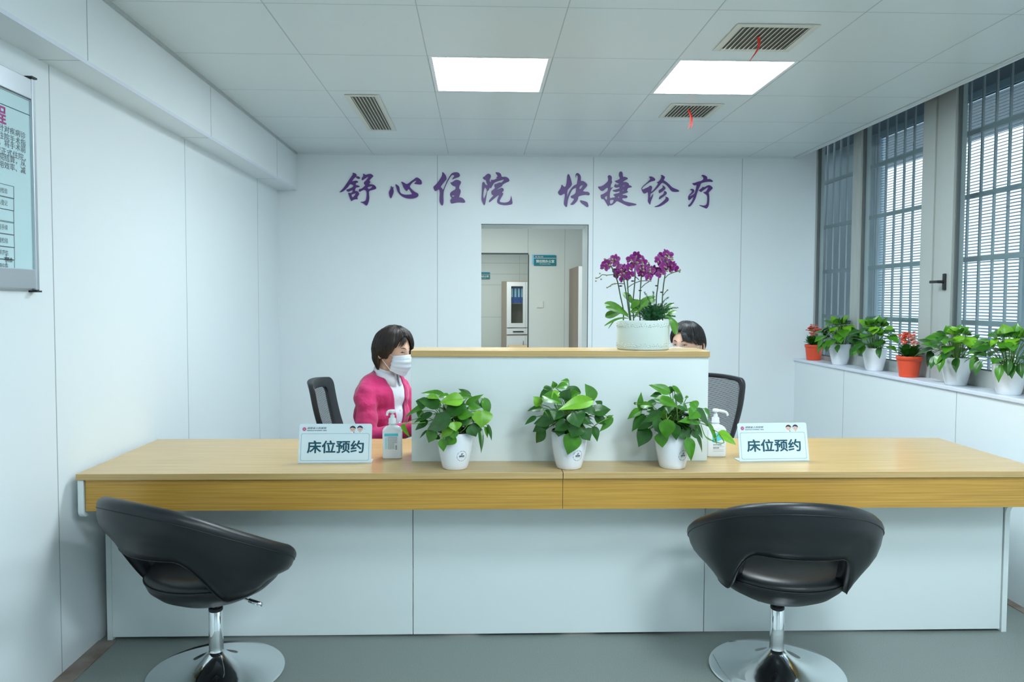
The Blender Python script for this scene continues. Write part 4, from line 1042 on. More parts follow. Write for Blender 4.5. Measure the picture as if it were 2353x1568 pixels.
traced_pothos(2, P2, (900, 840), SC1, pc2, 'leafy green pothos in a white pot at the middle of the raised cabinet', [[(1590,600,-.05),(1540,500,-.07),(1455,385,-.06)], [(1960,620,-.03),(2030,570,-.05),(2130,518,-.045)]])
traced_pothos(3, P3, (1400, 840), SC3, pc3, 'leafy green pothos at the right end of the raised cabinet, trailing over the sanitizer', [[(990,640,-.05),(1040,770,-.085),(1120,810,-.09),(1190,735,-.08)], [(1040,770,-.08),(1150,830,-.09),(1240,835,-.09),(1190,740,-.08)], [(740,580,-.08),(735,520,-.09),(730,450,-.09)], [(625,600,-.1),(620,560,-.1),(618,520,-.09)]])

# ------------------------------------------------------------------ plants on the window sill
def sill_pothos(px, py, r0, r1, h, label, seed, spread, topz, n=46, lean=0.0):
    p = at(px, py, X=XSILL+0.075); t = thing('potted_pothos', (XSILL+0.066, p.y, ZSILL), label, 'potted plant', group='pothos pots on the window sill')
    pot_parts(t, r0, r1, h, 'pot_white', liner=False)
    random.seed(seed); fo = MB(); st = MB()
    for k in range(n):
        a = 2*PI*(k*0.618)+random.uniform(-.3, .3); u = (k+0.5)/n; el = math.radians(88*(1-u)**0.8-8)
        d = Vector((math.cos(a)*math.cos(el), math.sin(a)*math.cos(el), math.sin(el)))
        rr = spread*random.uniform(0.62, 0.92)
        c = Vector((0, 0, h*0.98)); base = c+Vector((d.x*rr, d.y*rr, d.z*topz*0.85))*0.72+Vector((0, 0, 0.03))
        tip = base+Vector((d.x, d.y, 0))*random.uniform(0.07, 0.105)+Vector((0, 0, random.uniform(-0.065, 0.02) if el < 1 else random.uniform(0.0, 0.06)))
        for q in (base, tip): q.x = min(q.x, XWIN-0.03-XSILL-0.066)
        tone = random.choice((0, 1, 1, 2) if u < 0.5 else (0, 0, 1, 1))
        leaf(fo, base, tip, random.uniform(0.055, 0.080), d+Vector((-0.5, -0.3, 0.9)), tone, twist=random.uniform(-.4, .4), ph=k)
        petiole(st, (d.x*r1*0.4, d.y*r1*0.4, h*0.9), base, rise=0.3)
    # longer drooping leaves towards the room
    for k in range(6):
        a = PI+random.uniform(-1.2, 1.2)
        base = Vector((math.cos(a)*spread*0.62, math.sin(a)*spread*0.75, h*1.02+random.uniform(-0.01, .03)))
        leaf(fo, base, base+Vector((math.cos(a)*0.025, math.sin(a)*0.03, -random.uniform(0.05, 0.085))), 0.045, (-0.9, -0.4, 0.4), random.choice((0, 1)), ph=k)
        petiole(st, (0, 0, h*0.9), base, rise=0.5)
    fo.build('foliage', LM, t, weld=False, recalc=False); st.build('stems', M['stem'], t, weld=False)
    return t
def kalanchoe(px, py, r0, r1, h, label, seed, blossoms):
    p = at(px, py, X=XSILL+0.065); t = thing('potted_kalanchoe', (XSILL+0.060, p.y, ZSILL), label, 'potted plant')
    pot_parts(t, r0, r1, h, 'pot_red', liner=False, rim=0.003, ribs=True)
    random.seed(seed); fo = MB(); st = MB()
    for k in range(26):
        a = 2*PI*k*0.618; u = k/26; d = Vector((math.cos(a), math.sin(a), 0))
        base = Vector((0, 0, h*0.95+u*0.02))+d*r1*0.5
        tip = Vector((0, 0, h+0.01+u*0.07))+d*(r1*1.25*(1-0.35*u))
        leaf(fo, base, tip, 0.042, d*0.2+Vector((0, 0, 1)), 0 if k % 4 else 1, prof=STRAP_W, arch=0.25, ph=k)
    fo.build('foliage', LM, t, weld=False, recalc=False)
    for (dx, dy, dz, kind) in blossoms:
        c = Vector((dx, dy, h+dz)); st.tube(catmull([(0, 0, h*0.9), (dx*0.5, dy*0.5, h+dz*0.5), c], 4), 0.0018, 6, cap=False)
        b = MB()
        for q in range(24):
            e = Vector((random.gauss(0, 0.012), random.gauss(0, 0.012), random.gauss(0, 0.009)))
            for m_ in range(4):
                an = m_*PI/2+q; pe = c+e+Vector((math.cos(an)*0.004, math.sin(an)*0.004, 0.001)); b.sphere(pe, (0.0056, 0.0056, 0.0040), kind if q % 3 else 0, 6, 4)
        b.build('blossom_cluster', [M['kal_red'], M['kal_pink']], t, weld=False)
    st.build('stems', M['stem'], t, weld=False)
    return t
kalanchoe(1871, 824, 0.052, 0.066, 0.122, 'small flowering plant in an orange-red pot, farthest on the sill', 4, [(0.0, 0.0, 0.14, 1), (-0.02, 0.02, 0.125, 0), (0.01, -0.03, 0.12, 0), (-0.02, -0.02, 0.085, 1), (0.01, 0.03, 0.10, 1)])
sill_pothos(1932, 833, 0.051, 0.075, 0.152, 'pothos in a white pot, second plant from the back on the sill', 21, 0.20, 0.22)
sill_pothos(2012, 846, 0.052, 0.0755, 0.152, 'pothos in a white pot with an upright leaf, between it and the nearer red pot', 22, 0.19, 0.22)
kalanchoe(2090, 855, 0.052, 0.070, 0.128, 'flowering plant in an orange-red pot between two white pots on the sill', 5, [(-0.01, 0.03, 0.125, 0), (0.0, 0.055, 0.12, 0), (-0.02, -0.06, 0.12, 1), (-0.02, 0.02, 0.09, 0), (0.0, -0.015, 0.115, 0), (-0.02, -0.08, 0.085, 1)])
sill_pothos(2200, 872, 0.053, 0.0755, 0.154, 'pothos in a white pot just past the window handle on the sill', 23, 0.195, 0.18)
sill_pothos(2322, 889, 0.053, 0.0755, 0.154, 'pothos in a white pot nearest the camera on the sill', 24, 0.21, 0.19)

# ------------------------------------------------------------------ orchid arrangement on the raised cabinet
SO = 4.355; OX, OY = 1340, 560
YO_ = YR+0.095
cx = at(1477.5, 770, Y=YO_).x
orch = thing('orchid_planter', (cx, YO_, ZRT), 'magenta orchids and fern in a round white embossed planter on the raised cabinet', 'potted orchid')
RP = (at(1537.5, 770, Y=YO_).x-at(1417, 770, Y=YO_).x)/2*0.985
HP = at(1477, 736, Y=YO_).z-ZRT
sy = 0.80
b = MB(); b.lathe([(0.0001, 0), (RP-0.006, 0), (RP-0.001, 0.003), (RP, 0.008), (RP, HP-0.004), (RP-0.001, HP-0.001), (RP-0.003, HP), (RP-0.006, HP-0.001), (RP-0.006, HP*0.85), (0.0001, HP*0.85)], 72, cap=False, sy=sy)
pl = b.build('planter', M['planter'], orch)
b = MB(); random.seed(8)
for band in (0.020, HP-0.022):        # raised lace ornament
    for k in range(38):
        a = 2*PI*k/38
        for q in range(3):
            aa = a+(q-1)*0.045; z = band+(0.006 if q == 1 else -0.002)+0.003*math.sin(k*2.1)
            b.sphere((RP*math.cos(aa), RP*sy*math.sin(aa), z), (0.0034, 0.0034, 0.0022), 0, 6, 4)
        b.tube([(RP*math.cos(a+d_), RP*sy*math.sin(a+d_), band-0.004+0.004*math.sin(d_*60+k)) for d_ in (-.06, -.03, 0, .03, .06)], 0.0010, 5, cap=False)
b.build('embossed_ornament', M['planter'], pl, weld=False)
b = MB(); b.lathe([(0.0001, HP*0.92), (RP-0.007, HP*0.90), (RP-0.0071, HP*0.86)], 40, cap=False, sy=sy); b.build('soil', M['soil'], orch)
def op(x, y, dy=0.0): return at(OX+x/SO, OY+y/SO, Y=YO_+dy)-Vector((cx, YO_, ZRT))
stems = [([(402,665),(372,520),(345,385),(310,290),(275,215)], -.02), ([(466,758),(440,560),(412,395),(395,330)], -.05), ([(476,758),(455,560),(440,345),(430,300)], -.03), ([(500,590),(512,440),(520,290),(500,190)], .03),
         ([(566,632),(572,480),(582,330),(590,250)], .0), ([(732,560),(745,440),(757,325),(765,190)], .02), ([(792,580),(803,430),(822,290),(825,150)], -.02)]
for i, (pts, dy) in enumerate(stems):
    b = MB(); b.tube(catmull([op(pts[0][0]+(4 if i else 0), 775, dy*0.6)]+[op(x, y, dy) for x, y in pts], 5), 0.0026, 8)
    s_ = b.build('flower_stem', M['stem_dark'], orch)
    cl = [(375,425),(460,520),(495,375),(515,562),(570,470),(735,422),(785,487)][i]
    b = MB(); b.sphere(op(cl[0], cl[1], dy-0.003), (0.0075, 0.004, 0.0032), 0, 10, 6); b.build('stem_clip', M['clip'], s_)
sprays = [([(300,310),(240,315),(190,312),(165,335),(130,350)], [(167,300),(235,318),(180,357),(130,345),(128,375)], -.02), ([(412,402),(350,400),(300,405),(260,430),(240,445)], [(318,402),(295,408),(240,440),(272,425)], -.05),
          ([(440,448),(490,410),(565,378),(640,372),(682,378)], [(570,375)], .0), ([(582,442),(620,405),(662,380)], [], .0), ([(560,190),(615,210),(690,240),(742,268)], [(655,192)], .0),
          ([(820,345),(850,315),(890,295),(940,280),(975,272)], [(950,270),(970,262),(965,285),(895,285)], -.02), ([(800,520),(825,485),(848,463)], [(845,465)], -.02), ([(520,330),(545,350),(558,365)], [], .03)]
for pts, buds, dy in sprays:
    b = MB(); b.tube(catmull([op(x, y, dy) for x, y in pts], 5), 0.0017, 6); s_ = b.build('side_spray', M['stem_dark'], orch)
    for x, y in buds:
        b = MB(); b.sphere(op(x, y, dy), (0.0042, 0.0036, 0.0036), 0, 8, 6); b.build('bud', M['lip'], s_)
def orchid_bloom(p, size, yaw, pitch, roll):
    X = Matrix.Translation(p) @ Matrix.Rotation(yaw, 4, 'Z') @ Matrix.Rotation(pitch, 4, 'X') @ Matrix.Rotation(roll, 4, 'Y')
    b = MB()
    for k, (an, L, w) in enumerate(((90, 1.0, .62), (210, .95, .6), (330, .95, .6), (18, 1.05, .95), (162, 1.05, .95))):
        a = math.radians(an); tip = Vector((math.cos(a), -0.10, math.sin(a)))*size*L
        P_ = [(0, .25), (.2, .6), (.45, .95), (.65, 1), (.85, .75), (1, .25)]
        for rim, mi in ((1.0, 1), (0.90, 0)):
            bb = MB(); leaf(bb, Vector((0, -0.0008*(2 if mi == 0 else 0)-(.001 if k > 2 else 0), 0)), tip*rim+Vector((0, -0.0009 if mi == 0 else 0, 0)), size*w*rim, (0, -1, 0), mi, arch=0.12, fold=0.15, prof=P_, wave=.03, ph=k)
            b.add(bb.v, bb.f, mi, True, X)
            b.mi[-len(bb.f):] = [mi]*len(bb.f)
    o = b.build('blossom', [M['petal'], M['petal_rim']], orch, weld=False, recalc=False)
    b = MB(); b.sphere((0, -0.005, -0.002), (size*.16, size*.22, size*.2), 0, 8, 6, xf=X); b.sphere((size*.12, -0.007, -0.005), (size*.1, size*.12, size*.14), 0, 8, 6, xf=X)
    b.build('lip', M['lip'], o)
random.seed(12)
flowers = [(230,195,0),(214,242,-1),(318,155,0),(335,220,0),(368,262,0),(352,310,0),(390,352,-1),(455,245,-1),(472,315,-1),(425,300,1),(478,160,0),(540,122,0),(512,218,1),(560,252,-1),(588,300,0),(650,342,-1),(672,268,0),(700,285,1),(598,185,1),
           (762,150,0),(740,180,-1),(822,100,0),(800,232,-1),(778,302,-1),(885,212,0),(912,245,1),(832,185,1),(640,245,1),(860,250,1),(240,220,1),(300,170,1),(400,250,1),(430,330,1),(500,150,1),(530,180,1),(620,300,1),(660,300,1),(780,130,1),(805,200,1),(770,270,1),(560,150,1),(345,280,1),(590,270,1),(700,260,1),(850,120,1)]
for x, y, l in flowers:
    orchid_bloom(op(x, y, 0.02*l-0.015), random.uniform(0.0205, 0.0245), random.uniform(-.7, .7), random.uniform(-.35, .35), random.uniform(-.6, .6))
for x, y in ((215,155),(268,218),(288,185),(292,160),(262,160),(380,262),(432,280),(372,305),(490,182),(575,155),(545,190),(600,240),(605,272),(668,255),(600,210),(825,130),(828,240),(860,135),(880,160),(893,140),(895,160),(840,275),(885,285),(668,285),(405,300)):
    b = MB(); b.sphere(op(x, y, -0.045), (0.0052, 0.0045, 0.0042), 0, 8, 6); b.build('bud', M['lip'], orch)
for bx, by, tx, ty, w, d0, d1 in [(450,720,212,600,120,-.02,-.05),(455,735,225,640,85,-.03,-.10),(370,690,222,735,95,-.03,-.04),(500,605,402,490,85,.02,.04),(478,650,560,565,75,0,.0),(480,690,725,535,105,.0,.04),(500,760,672,550,28,-.02,.0),
        (790,705,880,655,50,0,.02),(830,725,935,672,45,.02,.05),(805,712,955,830,55,-.01,-.03),(868,750,930,915,70,-.02,-.07),(452,752,210,825,26,-.03,-.10),(330,758,250,855,10,-.05,-.09),(820,640,905,600,40,.03,.05)]:
    b = MB(); leaf(b, op(bx, by, d0), op(tx, ty, d1), w/SO*YO_/F_PX, (0.1, -0.75, 0.75), 0, arch=0.14 if w > 30 else .3, fold=0.15, prof=STRAP_W, wave=.02)
    b.build('orchid_leaf', M['leaf_o'], orch, weld=False, recalc=False)
# feathery asparagus fern
b = MB(); random.seed(31)
fr0 = op(690, 762, 0)
for k in range(95):
    a = random.uniform(0, 2*PI); el = random.uniform(0.05, 1.25); L = random.uniform(0.06, 0.088)*(1.2 if el < .5 else 1.0)
    d = Vector((math.cos(a)*math.cos(el)*1.05, math.sin(a)*math.cos(el)*0.8, math.sin(el)))
    p0 = fr0+Vector((random.uniform(-.028, .028), random.uniform(-.02, .02), -0.006)); p1 = p0+d*L+Vector((0, 0, 0.004))
    if k > 89:
        p0 = fr0+Vector((.012, 0, .02)); p1 = op(*[(612, 487), (855, 537), (950, 645), (700, 480), (905, 600)][k-90], -.02)
    mid = p0.lerp(p1, .55)+Vector((0, 0, 0.010)); pts = catmull([p0, mid, p1], 6)
    b.tube(pts, 0.0006, 3, cap=False)
    for i in range(3, len(pts)):
        for q in range(5):
            c = pts[i-1].lerp(pts[i], q/5); sd = 0.012*(1-0.5*i/len(pts))
            for s in (-1, 1):
                e = Vector((random.uniform(-1, 1), random.uniform(-1, 1), random.uniform(-.4, .9))).normalized()*sd
                n_ = e.cross(Vector((0.2, 1, 0.1))).normalized()*0.0007
                b.add([c-n_, c+n_, c+e+n_*0.4, c+e-n_*0.4], [(0, 1, 2, 3)], 0, False)
b.build('fern', M['fern'], orch, weld=False, recalc=False)
# ------------------------------------------------------------------ swivel tub chairs in front of the desk
def tub_chair(x, y, rz, label):
    t = thing('swivel_chair', (x, y, 0), label, 'chair', rz, group='black tub chairs at the reception desk')
    b = MB(); b.lathe([(0.0001, 0.0), (0.240, 0.0), (0.255, 0.003), (0.256, 0.007), (0.250, 0.010), (0.19, 0.016), (0.13, 0.027), (0.085, 0.045), (0.055, 0.064), (0.038, 0.078), (0.031, 0.088), (0.0001, 0.088)], 72)
    b.build('base', M['chrome'], t)
    b = MB(); b.lathe([(0.0275, 0.080), (0.0285, 0.084), (0.0285, 0.088), (0.0265, 0.092), (0.0265, 0.110), (0.0262, 0.245), (0.024, 0.247)], 32); b.build('sleeve', M['chrome'], t)
    b = MB(); b.lathe([(0.0255, 0.246), (0.0265, 0.248), (0.0265, 0.256), (0.023, 0.259), (0.016, 0.260)], 32); b.build('collar', M['black_plastic'], t)
    b = MB(); b.lathe([(0.0145, 0.255), (0.0145, 0.315)], 24); b.build('piston', M['brushed'], t)
    b = MB(); b.box((-0.09, -0.07, 0.296), (0.09, 0.07, 0.304)); b.build('swivel_plate', M['black_plastic'], t, bevel=0.004)
    # seat pan and cushion
    b = MB(); b.lathe([(0.0001, 0.302), (0.09, 0.304), (0.15, 0.318), (0.200, 0.345), (0.232, 0.375), (0.242, 0.398), (0.243, 0.408)], 64, sy=1.03); sp_ = b.build('seat_shell', M['leather'], t)
    b = MB(); b.lathe([(0.244, 0.405), (0.238, 0.422), (0.222, 0.434), (0.19, 0.440), (0.12, 0.438), (0.0001, 0.434)], 64, sy=1.03); b.build('seat_cushion', M['leather'], t)
    b = MB(); b.tube([(0.244*math.cos(2*PI*k/64), 0.2515*math.sin(2*PI*k/64), 0.407) for k in range(64)], 0.0024, 6, closed=True); b.build('piping', M['leather_seam'], sp_)
    # wrap-around back with the open slot above the seat; theta 0 = back (-y)
    TM = math.radians(138); N = 88; rows = []; seam = []; seam2 = []
    for i in range(N+1):
        th = -TM+2*TM*i/N; A = abs(th); D = math.degrees(A)
        e = sstep(27, 68, D)
        endt = sstep(106, 138, D)
        zt = 0.556+0.188*math.cos(th)
        rt = 0.364+0.012*math.cos(2*th)
        rb = 0.300*(1-e)+0.232*e; zb = 0.553*(1-e)+0.366*e + 0.045*sstep(85, 142, D)
        zt = zt*(1-endt)+(zb+0.045)*endt; rt = rt*(1-endt)+(rb+0.045)*endt
        off = -0.035*(1-0.3*endt)
        thk = 0.052*(1-0.45*endt)
        po = Vector((rb, zb)); pt_ = Vector((rt, zt)); u = (pt_-po).normalized(); n = Vector((u.y, -u.x))
        L = (pt_-po).length; sec = []
        for k in range(7):
            s = k/6; bul = 0.016*math.sin(PI*s)-0.006*math.sin(2*PI*s)
            sec.append(po+u*L*s*0.94+n*(bul+0.0))
        top = sec[-1]; q = thk/2; c = top-n*q
        for k in range(1, 6):
            a = PI*k/6; sec.append(c+n*(q*math.cos(a))+u*(q*0.95*math.sin(a)))
        for k in range(6):
            s = 1-k/5; sec.append(po+u*(L*s*0.94)-n*(thk-0.012*math.sin(PI*s)))
        def w(p2, _th=th, _off=off): return Vector((p2.x*math.sin(_th), -p2.x*math.cos(_th)+_off*1.0, p2.y))
        rows.append([w(p) for p in sec]); seam.append(w(sec[6]+n*0.001)); seam2.append(w(sec[0]+n*0.0))
    b = MB(); b.grid(rows, 0, True, closed_v=True)
    for r_, flip in ((rows[0], False), (rows[-1], True)):
        c = sum(r_, Vector())/len(r_); dirv = (rows[0][0]-rows[1][0]) if r_ is rows[0] else (rows[-1][0]-rows[-2][0])
        cap = c+dirv.normalized()*0.018; k = len(r_)
        mid = [p.lerp(c, 0.35)+dirv.normalized()*0.012 for p in r_]
        b.grid([r_, mid], 0, True, closed_v=True); b.add(mid+[cap], [(i, (i+1) % k, k) for i in range(k)], 0, True)
    bk = b.build('backrest', M['leather'], t)
    b = MB(); b.tube(seam, 0.0022, 6); b.tube(seam2, 0.002, 6); b.build('piping', M['leather_seam'], bk)
    b = MB(); la = math.radians(0)
    b.tube([(0.02, 0.05, 0.292), (0.10, 0.055, 0.290), (0.125, 0.058, 0.286)], 0.004, 8); b.tube([(0.118, 0.058, 0.287), (0.175, 0.066, 0.279)], 0.0085, 12)
    b.build('height_lever', M['chrome'], t)
    return t
c1 = at(487, 1530, Y=2.80); c2 = at(1780, 1530, Y=2.80)
tub_chair(c1.x+0.012, 2.815, math.radians(-30), 'black swivel tub chair by the left wall, turned towards the middle')
tub_chair(c2.x, 2.785, math.radians(-9), 'black swivel tub chair at the right, its back squarely to the camera')

# ------------------------------------------------------------------ mesh-backed office chairs behind the desk (face +x)
def office_chair(x, y, rz, label, top, rim):
    t = thing('office_chair', (x, y, 0), label, 'office chair', rz, group='black mesh office chairs behind the desk')
    z0, z1 = 0.56, top; W = 0.225
    def bp(u, v):       # u across -1..1, v up 0..1
        wv = W*(0.86+0.14*sstep(0, 0.8, v))
        return Vector((-0.235-0.13*v-0.02*math.sin(PI*v)+0.05*u*u, u*wv, z0+(z1-z0)*(v-0.03*u*u*v)))
    b = MB(); loop = []
    n = 12
    for k in range(n+1): loop.append(bp(-1+0.14*0, k/n*0.90) if k < n else bp(-1, 0.90))
    for k in range(1, 5): a = PI/2*k/5; loop.append(bp(-1+0.16*(1-math.cos(a)), 0.90+0.10*math.sin(a)))
    for k in range(9): loop.append(bp(-0.84+1.68*k/8, 1.0))
    for k in range(1, 5): a = PI/2*(1-k/5); loop.append(bp(1-0.16*(1-math.cos(a)), 0.90+0.10*math.sin(a)))
    for k in range(n+1): loop.append(bp(1, 0.90*(1-k/n)))
    for k in range(1, 8): loop.append(bp(1-2*k/8, 0.0))
    # flat band frame
    rows = []
    c = bp(0, 0.5)
    for p in loop:
        inn = Vector((p.x, p.y*rim, c.z+(p.z-c.z)*min(0.9, rim+0.04))); 
        inn.x = bp(max(-1, min(1, p.y*rim/W)), max(0, min(1, (inn.z-z0)/(z1-z0)))).x
        f_ = Vector((0.014, 0, 0))
        rows.append([p+f_, inn+f_*0.6, inn-f_*0.9, p-f_*1.2])
    b.grid(rows, 0, True, closed_u=True, closed_v=True); fr = b.build('back_frame', M['chair_black'], t, bevel=0.004)
    b = MB(); b.grid([[bp(-0.92+1.84*i/12, 0.03+0.93*j/12)+Vector((0.002, 0, 0)) for j in range(13)] for i in range(13)], 0, True); b.build('back_mesh', M['chair_mesh'], t, recalc=False)
    b = MB(); rows = []
    for k in range(9):
        z = 0.455+0.0*k
    rows = []
    for zc_, s in ((0.405, 0.90), (0.412, 0.98), (0.435, 1.0), (0.452, 0.97), (0.462, 0.86), (0.464, 0.5)):
        rows.append([(0.235*s*math.copysign(abs(math.cos(a))**0.55, math.cos(a)), 0.245*s*math.copysign(abs(math.sin(a))**0.55, math.sin(a)), zc_) for a in [2*PI*k/36 for k in range(36)]])
    b.grid(rows, 0, True, closed_v=True); b.add(rows[0], [tuple(range(36))]); b.add(rows[-1], [tuple(range(36))]); b.build('seat', M['chair_fabric'], t)
    b = MB(); b.tube(catmull([(-0.05, 0, 0.40), (-0.22, 0, 0.39), (-0.29, 0, 0.46), (-0.275, 0, 0.60)], 5), 0.018, 10); b.build('back_support', M['chair_black'], t)
    for s in (-1, 1):
        b = MB(); b.tube(catmull([(-0.06, s*0.20, 0.40), (-0.06, s*0.275, 0.42), (-0.05, s*0.285, 0.60), (-0.02, s*0.285, 0.625)], 5), 0.013, 8); ar = b.build('armrest', M['chair_black'], t)
        b = MB(); b.box((-0.13, s*0.285-0.035, 0.625), (0.10, s*0.285+0.035, 0.648)); b.build('arm_pad', M['chair_black'], ar, bevel=0.008)
    b = MB(); b.lathe([(0.028, 0.10), (0.028, 0.26), (0.018, 0.265), (0.018, 0.405)], 20); b.build('gas_post', M['chair_black'], t)
    for k in range(5):
        a = 2*PI*k/5+0.3; d = Vector((math.cos(a), math.sin(a), 0))
        b = MB(); b.tube([d*0.02+Vector((0, 0, 0.115)), d*0.17+Vector((0, 0, 0.095)), d*0.295+Vector((0, 0, 0.075))], [0.026, 0.020, 0.014], 8); lg = b.build('base_spoke', M['chair_black'], t)
        b = MB(); s_ = Vector((-d.y, d.x, 0))
        for q in (-1, 1):
            X = Matrix.Translation(d*0.29+s_*(q*0.014)+Vector((0, 0, 0.027))) @ Matrix.Rotation(a, 4, 'Z') @ Matrix.Rotation(PI/2, 4, 'X')
            b.lathe([(0.0001, -0.008), (0.024, -0.008), (0.027, -0.005), (0.027, 0.005), (0.024, 0.008), (0.0001, 0.008)], 20, xf=X)
        b.tube([d*0.29+Vector((0, 0, 0.027)), d*0.29+Vector((0, 0, 0.075))], 0.008, 8)
        b.build('caster', M['black_plastic'], lg)
    return t
office_chair(-0.555, 4.05, math.radians(-1), 'black mesh office chair behind the left worker in pink', 1.01, 0.72)
office_chair(1.10, 4.04, math.radians(220), 'black mesh office chair behind the right worker, its mesh back facing us', 1.02, 0.86)
# ------------------------------------------------------------------ people
def solid(b, name, ma, parent, voxel, smooth=4, disp=0.0, dscale=12, post=None, thick=0):
    """fuse overlapping lumps into one continuous skin"""
    o = b.build('lumps', ma, weld=False, recalc=False)
    r = o.modifiers.new('fuse', 'REMESH'); r.mode = 'VOXEL'; r.voxel_size = voxel; r.use_smooth_shade = True
    s = o.modifiers.new('smooth', 'SMOOTH'); s.iterations = smooth; s.factor = 0.5
    dg = bpy.context.evaluated_depsgraph_get(); dg.update()
    me = bpy.data.meshes.new_from_object(o.evaluated_get(dg)); bpy.data.objects.remove(o)
    if disp:
        nr = [v.normal.copy() for v in me.vertices]
        for v, n in zip(me.vertices, nr):
            q = v.co*dscale; q.z *= 1.0
            v.co += n*(disp*(noise.noise(Vector((q.x, q.y, q.z*1.6)))+0.5*noise.noise(q*2.1)))
    if post: post(me)
    me.name = name; me.materials.clear(); me.materials.append(ma)
    for p in me.polygons: p.use_smooth = True; p.material_index = 0
    o = bpy.data.objects.new(name, me); COL.objects.link(o); o.parent = parent
    return o
def limb(b, pts, rs, n=14, m=10):
    """chain of overlapping round lumps with tapering radii"""
    pts = [Vector(p) for p in pts]
    for i in range(len(pts)-1):
        L = (pts[i+1]-pts[i]).length; k = max(2, int(L/(min(rs[i], rs[i+1])*0.35)))
        for q in range(k+1):
            u = q/k; b.sphere(pts[i].lerp(pts[i+1], u), rs[i]*(1-u)+rs[i+1]*u, 0, n, m)
def cutfaces(me, test):
    bm = bmesh.new(); bm.from_mesh(me)
    bmesh.ops.delete(bm, geom=[f for f in bm.faces if test(f.calc_center_median())], context='FACES')
    for _ in range(14):          # even out the cut edge like a sewn hem
        new = {}
        for v in bm.verts:
            nb = [e.other_vert(v) for e in v.link_edges if e.is_boundary]
            if len(nb) == 2: new[v] = v.co.lerp((nb[0].co+nb[1].co)/2, 0.6)
        for v, c in new.items(): v.co = c
    bm.to_mesh(me); bm.free()

HZ = 0.120
def headpt(phi, Z, off=0.0):
    c = max(-1, min(1, Z/HZ)); s = math.sqrt(max(0, 1-c*c))
    s = s**0.86
    front = math.cos(phi)
    k = sstep(0, 1.0, -c)
    x = (0.094 if front > 0 else 0.096*(1-0.42*k))*front*s
    y = 0.075*math.sin(phi)*s*(1-0.30*k)
    if front > 0: x += 0.016*k*front*s
    p = abs(phi if phi < PI else phi-2*PI)
    x += 0.026*math.exp(-(p/0.15)**2)*math.exp(-((Z+0.026)/0.015)**2) + 0.012*math.exp(-(p/0.12)**2)*math.exp(-((Z-0.000)/0.022)**2)
    x -= 0.006*math.exp(-((p-0.38)/0.18)**2)*math.exp(-((Z-0.008)/0.012)**2)
    x += 0.004*math.exp(-(p/0.7)**2)*math.exp(-((Z-0.026)/0.010)**2)
    x += 0.007*math.exp(-(p/0.25)**2)*math.exp(-((Z+0.064)/0.012)**2)
    v = Vector((x, y, Z))
    if off:
        r = Vector((v.x/0.094**2, v.y/0.075**2, v.z/HZ**2)); r.normalize(); v += r*off
    return v
def head_rows():
    rows = []
    for i in range(41):
        Z = HZ*math.cos(PI*i/40)
        rows.append([headpt(2*PI*k/64, Z*0.9999) for k in range(64)])
    return rows

